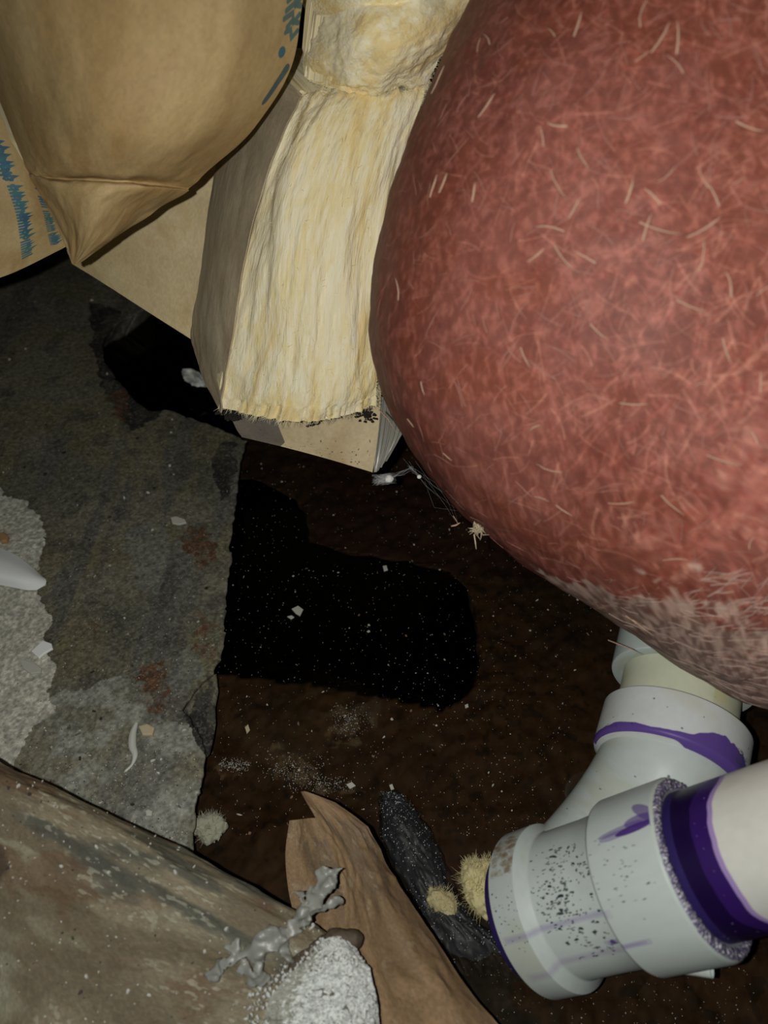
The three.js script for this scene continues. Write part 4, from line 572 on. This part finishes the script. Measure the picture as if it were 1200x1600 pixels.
chip('plaster_flake', [[292, 1098], [300, 1096], [309, 1101], [305, 1105], [296, 1103]], -0.010, 0.0016, chalk, 'tiny off white flake on the broken slab ledge', 'chip');
chip('plaster_crumb', [[228, 1270], [234, 1267], [240, 1270], [239, 1278], [230, 1278]], 0, 0.003, chalk, 'pale crumb on the gritty slab above the dirty sheet', 'crumb');
chip('plaster_crumb', [[53, 884], [58, 882], [62, 886], [60, 891], [54, 890]], 0, 0.003, chalk, 'round pale crumb touching the large white shard', 'crumb');
chip('rusty_crumb', [[-2, 838], [8, 836], [16, 842], [14, 850], [4, 852]], 0, 0.004, std({ color: new THREE.Color().setRGB(0.38, 0.22, 0.10), roughness: 0.9 }), 'orange brown crumb above the large white shard', 'crumb');
chip('yellow_crumb', [[218, 1138], [232, 1134], [243, 1140], [240, 1152], [224, 1152]], 0, 0.003, straw, 'yellowish crumb beside the curled white thread', 'crumb');
{ // crumpled scrap of foil
  const rows = [[[283, 578], [294, 576], [306, 580], [322, 590]], [[286, 588], [298, 586], [310, 592], [326, 598]], [[290, 596], [300, 600], [314, 604], [324, 605]]];
  const g = clean(sheet(rows.map((r, j) => r.map(([x, y], i) => on(x, y, PIT_Y + 0.020 + 0.004 * ((i + j) % 2)))), 24, 18, 0.0006, (u, v) => 0.003 * (fbm(u * 9, v * 9, 3, 2) - 0.5)));
  settleMesh(tag(mesh('foil_scrap', g, std({ color: new THREE.Color().setRGB(0.72, 0.74, 0.70), roughness: 0.4 })), 'crumpled whitish scrap on the black ground under the kraft paper', 'scrap'));
}
{ // curled thread
  const c = new THREE.CatmullRomCurve3([[213, 1130], [208, 1145], [207, 1165], [211, 1180], [206, 1195], [196, 1205]].map(([x, y]) => on(x, y, 0.0016))), g = new THREE.TubeGeometry(c, 40, 0.0016, 10); const p = g.attributes.position; for (let i = 0; i < p.count; i++) { const k = Math.floor(i / 11) / 40, f = 0.5 + 1.0 * Math.sin(Math.PI * Math.min(1, k * 1.1 + 0.08)), cc = c.getPointAt(Math.min(1, k)); p.setXYZ(i, cc.x + (p.getX(i) - cc.x) * f, 0.0002 + Math.max(0, 0.0014 + (p.getY(i) - cc.y) * f), cc.z + (p.getZ(i) - cc.z) * f); } g.computeVertexNormals();
  settleMesh(tag(mesh('paste_thread', g, std({ color: new THREE.Color().setRGB(0.60, 0.62, 0.57), roughness: 0.6 })), 'curled white thread of paste stuck to the grey slab', 'thread'));
}
for (const [x, y, h, s, label] of [[598, 394, null, 0.0026, 'white foam pellet stuck between the torn batt and the bathtub'], [594, 420, null, 0.0014, 'tiny white foam pellet below the larger one on the batt edge'], [608, 748, null, 0.0026, 'white foam pellet caught in grey fluff under the plastic strip'], [655, 745, null, 0.0014, 'tiny white foam pellet by the lower edge of the bathtub']]) {
  const g = new THREE.IcosahedronGeometry(s, 3), p = g.attributes.position; for (let i = 0; i < p.count; i++) { const f = 1 + 0.35 * (fbm(p.getX(i) * 600 + x, p.getY(i) * 600, p.getZ(i) * 600 + y, 2) - 0.5); p.setXYZ(i, p.getX(i) * f, p.getY(i) * f * 0.85, p.getZ(i) * f); } g.computeVertexNormals();
  const m = mesh('foam_pellet', g, std({ color: new THREE.Color().setRGB(0.88, 0.88, 0.84), roughness: 0.7 })); m.position.copy(at(x, y, y < 500 ? 0.405 : 0.455)); tag(m, label, 'pellet');
}

// ---------------------------------------------------------------- tufts of insulation and fluff
function tuft(name, spots, colour, hair, label, seed, h) {
  const t = thing(name, label, 'tuft', 'loose insulation tufts'), R = rng(seed), list = [], limbs = [];
  for (const [x, y, r] of spots) { const c = on(x, y, h), k = V(c.x, h + r * 0.35, c.z); limbs.push([k, k.clone().add(V(0.001, 0, 0.001)), r * 0.95, r * 0.95]); for (let i = 0; i < hair; i++) { const d = V(R() - 0.5, R() * 0.75 - 0.1, R() - 0.5).normalize(), b = V(R() - 0.5, R() - 0.5, R() - 0.5), p = k.clone().addScaledVector(d, r * 0.8), L = r * (0.25 + 0.4 * R()); list.push([[p, p.clone().addScaledVector(d, L * 0.4).addScaledVector(b, L * 0.9), p.clone().addScaledVector(d, L * 0.7).addScaledVector(b, L * 1.9)], 0.00007 + 0.00006 * R()]); } }
  const box = new THREE.Box3(); for (const l of limbs) box.expandByPoint(l[0]); const c = box.getCenter(V(0, 0, 0)), size = box.getSize(V(0, 0, 0)).length() + 0.03 + 2 * Math.max(...spots.map(s => s[2]));
  mesh('wool_core', blob(limbs, size, c, 60, 0.005, seed), std({ color: new THREE.Color().setRGB(...colour), roughness: 1 }), t);
  const m = mesh('wool_fibres', fibres(list), std({ color: new THREE.Color().setRGB(...colour.map(q => Math.min(1, q * 1.15))), roughness: 0.9 }), t); m.userData.kind = 'stuff'; return settle(t);
}
tuft('insulation_tuft', [[318, 1293, 0.0055], [334, 1288, 0.005], [326, 1304, 0.005], [344, 1290, 0.003]], [0.36, 0.36, 0.27], 330, 'small pale tuft of insulation at the broken slab edge by the dirty sheet', 91, PIT_Y + 0.010);
tuft('insulation_tuft', [[742, 1374, 0.008], [762, 1362, 0.006], [772, 1384, 0.009], [750, 1400, 0.0085], [738, 1358, 0.0045], [760, 1414, 0.006]], [0.60, 0.54, 0.29], 420, 'yellow clump of insulation pressed against the end of the branch fitting', 92, PIT_Y + 0.014);
tuft('insulation_tuft', [[684, 1408, 0.006], [696, 1416, 0.006], [678, 1398, 0.004]], [0.48, 0.42, 0.23], 300, 'small yellow tuft of insulation beside the crumpled paper scrap', 93, PIT_Y + 0.006);
{ // straw-coloured tuft caught on the bathtub's lower edge
  const R = rng(95), list = [], k = at(747, 826, 0.372); for (let i = 0; i < 90; i++) { const p = k.clone().add(V((R() - .5) * .004, (R() - .4) * .008, (R() - .5) * .003)), d = k.clone().sub(p).add(V((R() - .5) * .008, (R() - .6) * .008, (R() - .3) * .008)).normalize(); list.push([[p, p.clone().addScaledVector(d, .002), p.clone().addScaledVector(d, .004).add(V((R() - .5) * .002, (R() - .5) * .002, 0))], .00025]); }
  const a = at(741, 835, 0.372), b = at(744, 858, 0.372); list.push([[a, a.clone().lerp(b, .5), b], .0005]);
  const m = mesh('glass_tuft', fibres(list), std({ color: new THREE.Color().setRGB(0.62, 0.52, 0.36), roughness: 0.8 })); settleMesh(tag(m, 'straw coloured glass fibre tuft caught on the lower edge of the bathtub', 'tuft', 'loose insulation tufts'));
}
{ // grey cobweb fluff by the plastic strip
  const R = rng(97), list = []; const seg = (x0, y0, x1, y1, n, sp) => { for (let i = 0; i < n; i++) { const j = () => (R() - .5) * sp; list.push([[at(x0 + j(), y0 + j(), .457), at((x0 + x1) / 2 + j(), (y0 + y1) / 2 + j(), .457), at(x1 + j(), y1 + j(), .457)], .00005]); } };
  seg(590, 750, 612, 747, 110, 18); seg(608, 748, 645, 732, 10, 8); seg(640, 728, 655, 745, 8, 6); seg(660, 745, 715, 815, 4, 30); seg(640, 720, 700, 790, 4, 26);
  const m = mesh('cobweb_fluff', fibres(list), std({ color: new THREE.Color().setRGB(0.42, 0.42, 0.42), roughness: 0.9 })); settleMesh(tag(m, 'wispy grey cobweb fluff under the edge of the bathtub', 'fluff', null, 'stuff'));
}

// ---------------------------------------------------------------- black gritty sludge, grit and dust
{
  const rows = [[[592, 1238], [604, 1238], [618, 1240], [632, 1244]], [[592, 1280], [615, 1278], [640, 1280], [664, 1285]], [[602, 1330], [635, 1330], [668, 1335], [694, 1340]], [[640, 1400], [668, 1400], [700, 1405], [725, 1415]], [[690, 1480], [720, 1470], [760, 1470], [790, 1480]], [[740, 1570], [770, 1560], [815, 1550], [850, 1560]]];
  const lift = [[0, .003, .003, 0], [0, .009, .008, 0], [0, .010, .009, 0], [0, .008, .007, 0], [0, .006, .005, 0], [-.010, -.008, -.008, -.010]];
  const g = sheet(rows.map((r, j) => r.map(([x, y], i) => on(x, y, WATER_Y - 0.002 + lift[j][i]))), 60, 120, V(0, -0.012, 0), (u, v) => 0.004 * (fbm(u * 8, v * 16, 3, 4) - 0.5));
  const t = thing('sludge_mound', 'black glittering sludge mound between the paper scrap and the branch fitting', 'sludge'), { A, N, nu, nv } = g.userData, R = rng(101), l = [];
  for (let k = 0; k < 900; k++) { const i = Math.floor(R() * nu), j = Math.floor(Math.pow(R(), 1.3) * nv), c = R(); l.push([A[j][i].clone(), 0.00015 + 0.0004 * R() * R(), c < 0.5 ? [0.5, 0.53, 0.55] : c < 0.8 ? [0.16, 0.17, 0.19] : [0.02, 0.02, 0.02], 0.7]); }
  mesh('sludge', clean(g), std({ color: new THREE.Color().setRGB(0.017, 0.018, 0.020), roughness: 0.6 }), t);
  const m = mesh('glitter_grit', crumbs(l, R), std({ vertexColors: true, roughness: 0.4 }), t); m.userData.kind = 'stuff'; settle(t);
}
{
  const R = rng(111), l = [];
  for (let k = 0; k < 5200; k++) {
    const x = R() * 390, y = 400 + 920 * R(); const p = on(x, y, 0.0001); if (!inside(slabPts.concat([[-0.8, -0.9], [-0.8, 0.3]]), p.x + 0.003, p.z)) continue;
    const dense = sm(950, 1250, y) * 0.8 + 0.2; if (R() > dense) continue; const c = R(), s = R() < 0.03 ? 0.0007 + 0.0007 * R() : 0.0002 + 0.0004 * R() * R();
    l.push([p, s, c < 0.55 ? [0.62, 0.61, 0.55] : c < 0.75 ? [0.40, 0.36, 0.28] : [0.03, 0.028, 0.025], 0.7]);
  }
  tag(mesh('floor_grit', crumbs(l, R), std({ vertexColors: true, roughness: 0.9 })), 'fine pale and dark grit scattered over the concrete slab', 'grit', null, 'stuff');
  const w = [], add = (x, y, s, c) => w.push([on(x, y, WATER_Y + 0.0001), s, c, 0.5]);
  for (let k = 0; k < 2300; k++) { const x = 330 + R() * 640, y = 690 + R() * 620; if (x > 960 - (y < 1000 ? 0 : 60)) continue; const c = R(), f = R() < 0.05 ? 0.0005 + 0.0006 * R() : 0.00018 + 0.00028 * R() * R(); add(x, y, f, c < 0.72 ? [0.48, 0.46, 0.38] : [0.2, 0.12, 0.08]); }
  for (let k = 0; k < 900; k++) { const [cx, cy, sx, sy] = [[545, 1125, 34, 32], [460, 1200, 60, 26], [365, 1195, 30, 14], [500, 1225, 60, 16]][k % 4]; add(cx + (R() + R() - 1) * sx, cy + (R() + R() - 1) * sy, 0.00018 + 0.0003 * R() * R(), [0.42, 0.42, 0.38]); }
  for (let k = 0; k < 260; k++) add(760 + R() * 420, 1480 + R() * 130, 0.00012 + 0.00035 * R() * R(), [0.42, 0.40, 0.34]);
  tag(mesh('floating_dust', crumbs(w, R), std({ vertexColors: true, roughness: 0.9 })), 'pale dust specks floating on the dark water', 'dust', null, 'stuff');
}
for (const [px, mat, label, n] of [
  [[[456, 953], [466, 948], [474, 954], [469, 964], [462, 960]], chalk, 'pale floating flake in the dark part of the water', 'floating_flake'], [[[449, 965], [456, 963], [460, 966], [455, 969]], chalk, 'tiny white floating flake next to the pale floating flake', 'floating_flake'],
  [[[383, 1138], [388, 1133], [391, 1142], [386, 1148]], straw, 'yellowish floating crumb near the broken slab ledge', 'floating_crumb'], [[[598, 886], [604, 885], [606, 892], [600, 894]], chalk, 'grey floating crumb at the upper rim of the dark water', 'floating_crumb'],
  [[[541, 1227], [550, 1223], [556, 1229], [547, 1234]], chalk, 'pale floating flake above the tip of the paper scrap', 'floating_flake'], [[[608, 1228], [613, 1226], [616, 1234], [611, 1236]], chalk, 'white floating flake above the black sludge mound', 'floating_flake'], [[[726, 1103], [731, 1101], [732, 1106], [727, 1108]], chalk, 'white floating speck at the lower corner of the dark water', 'floating_flake'],
]) chip(n, px, WATER_Y, 0.0014, mat, label, 'flake', 'flakes floating on the water');

renderer.render(scene, camera);
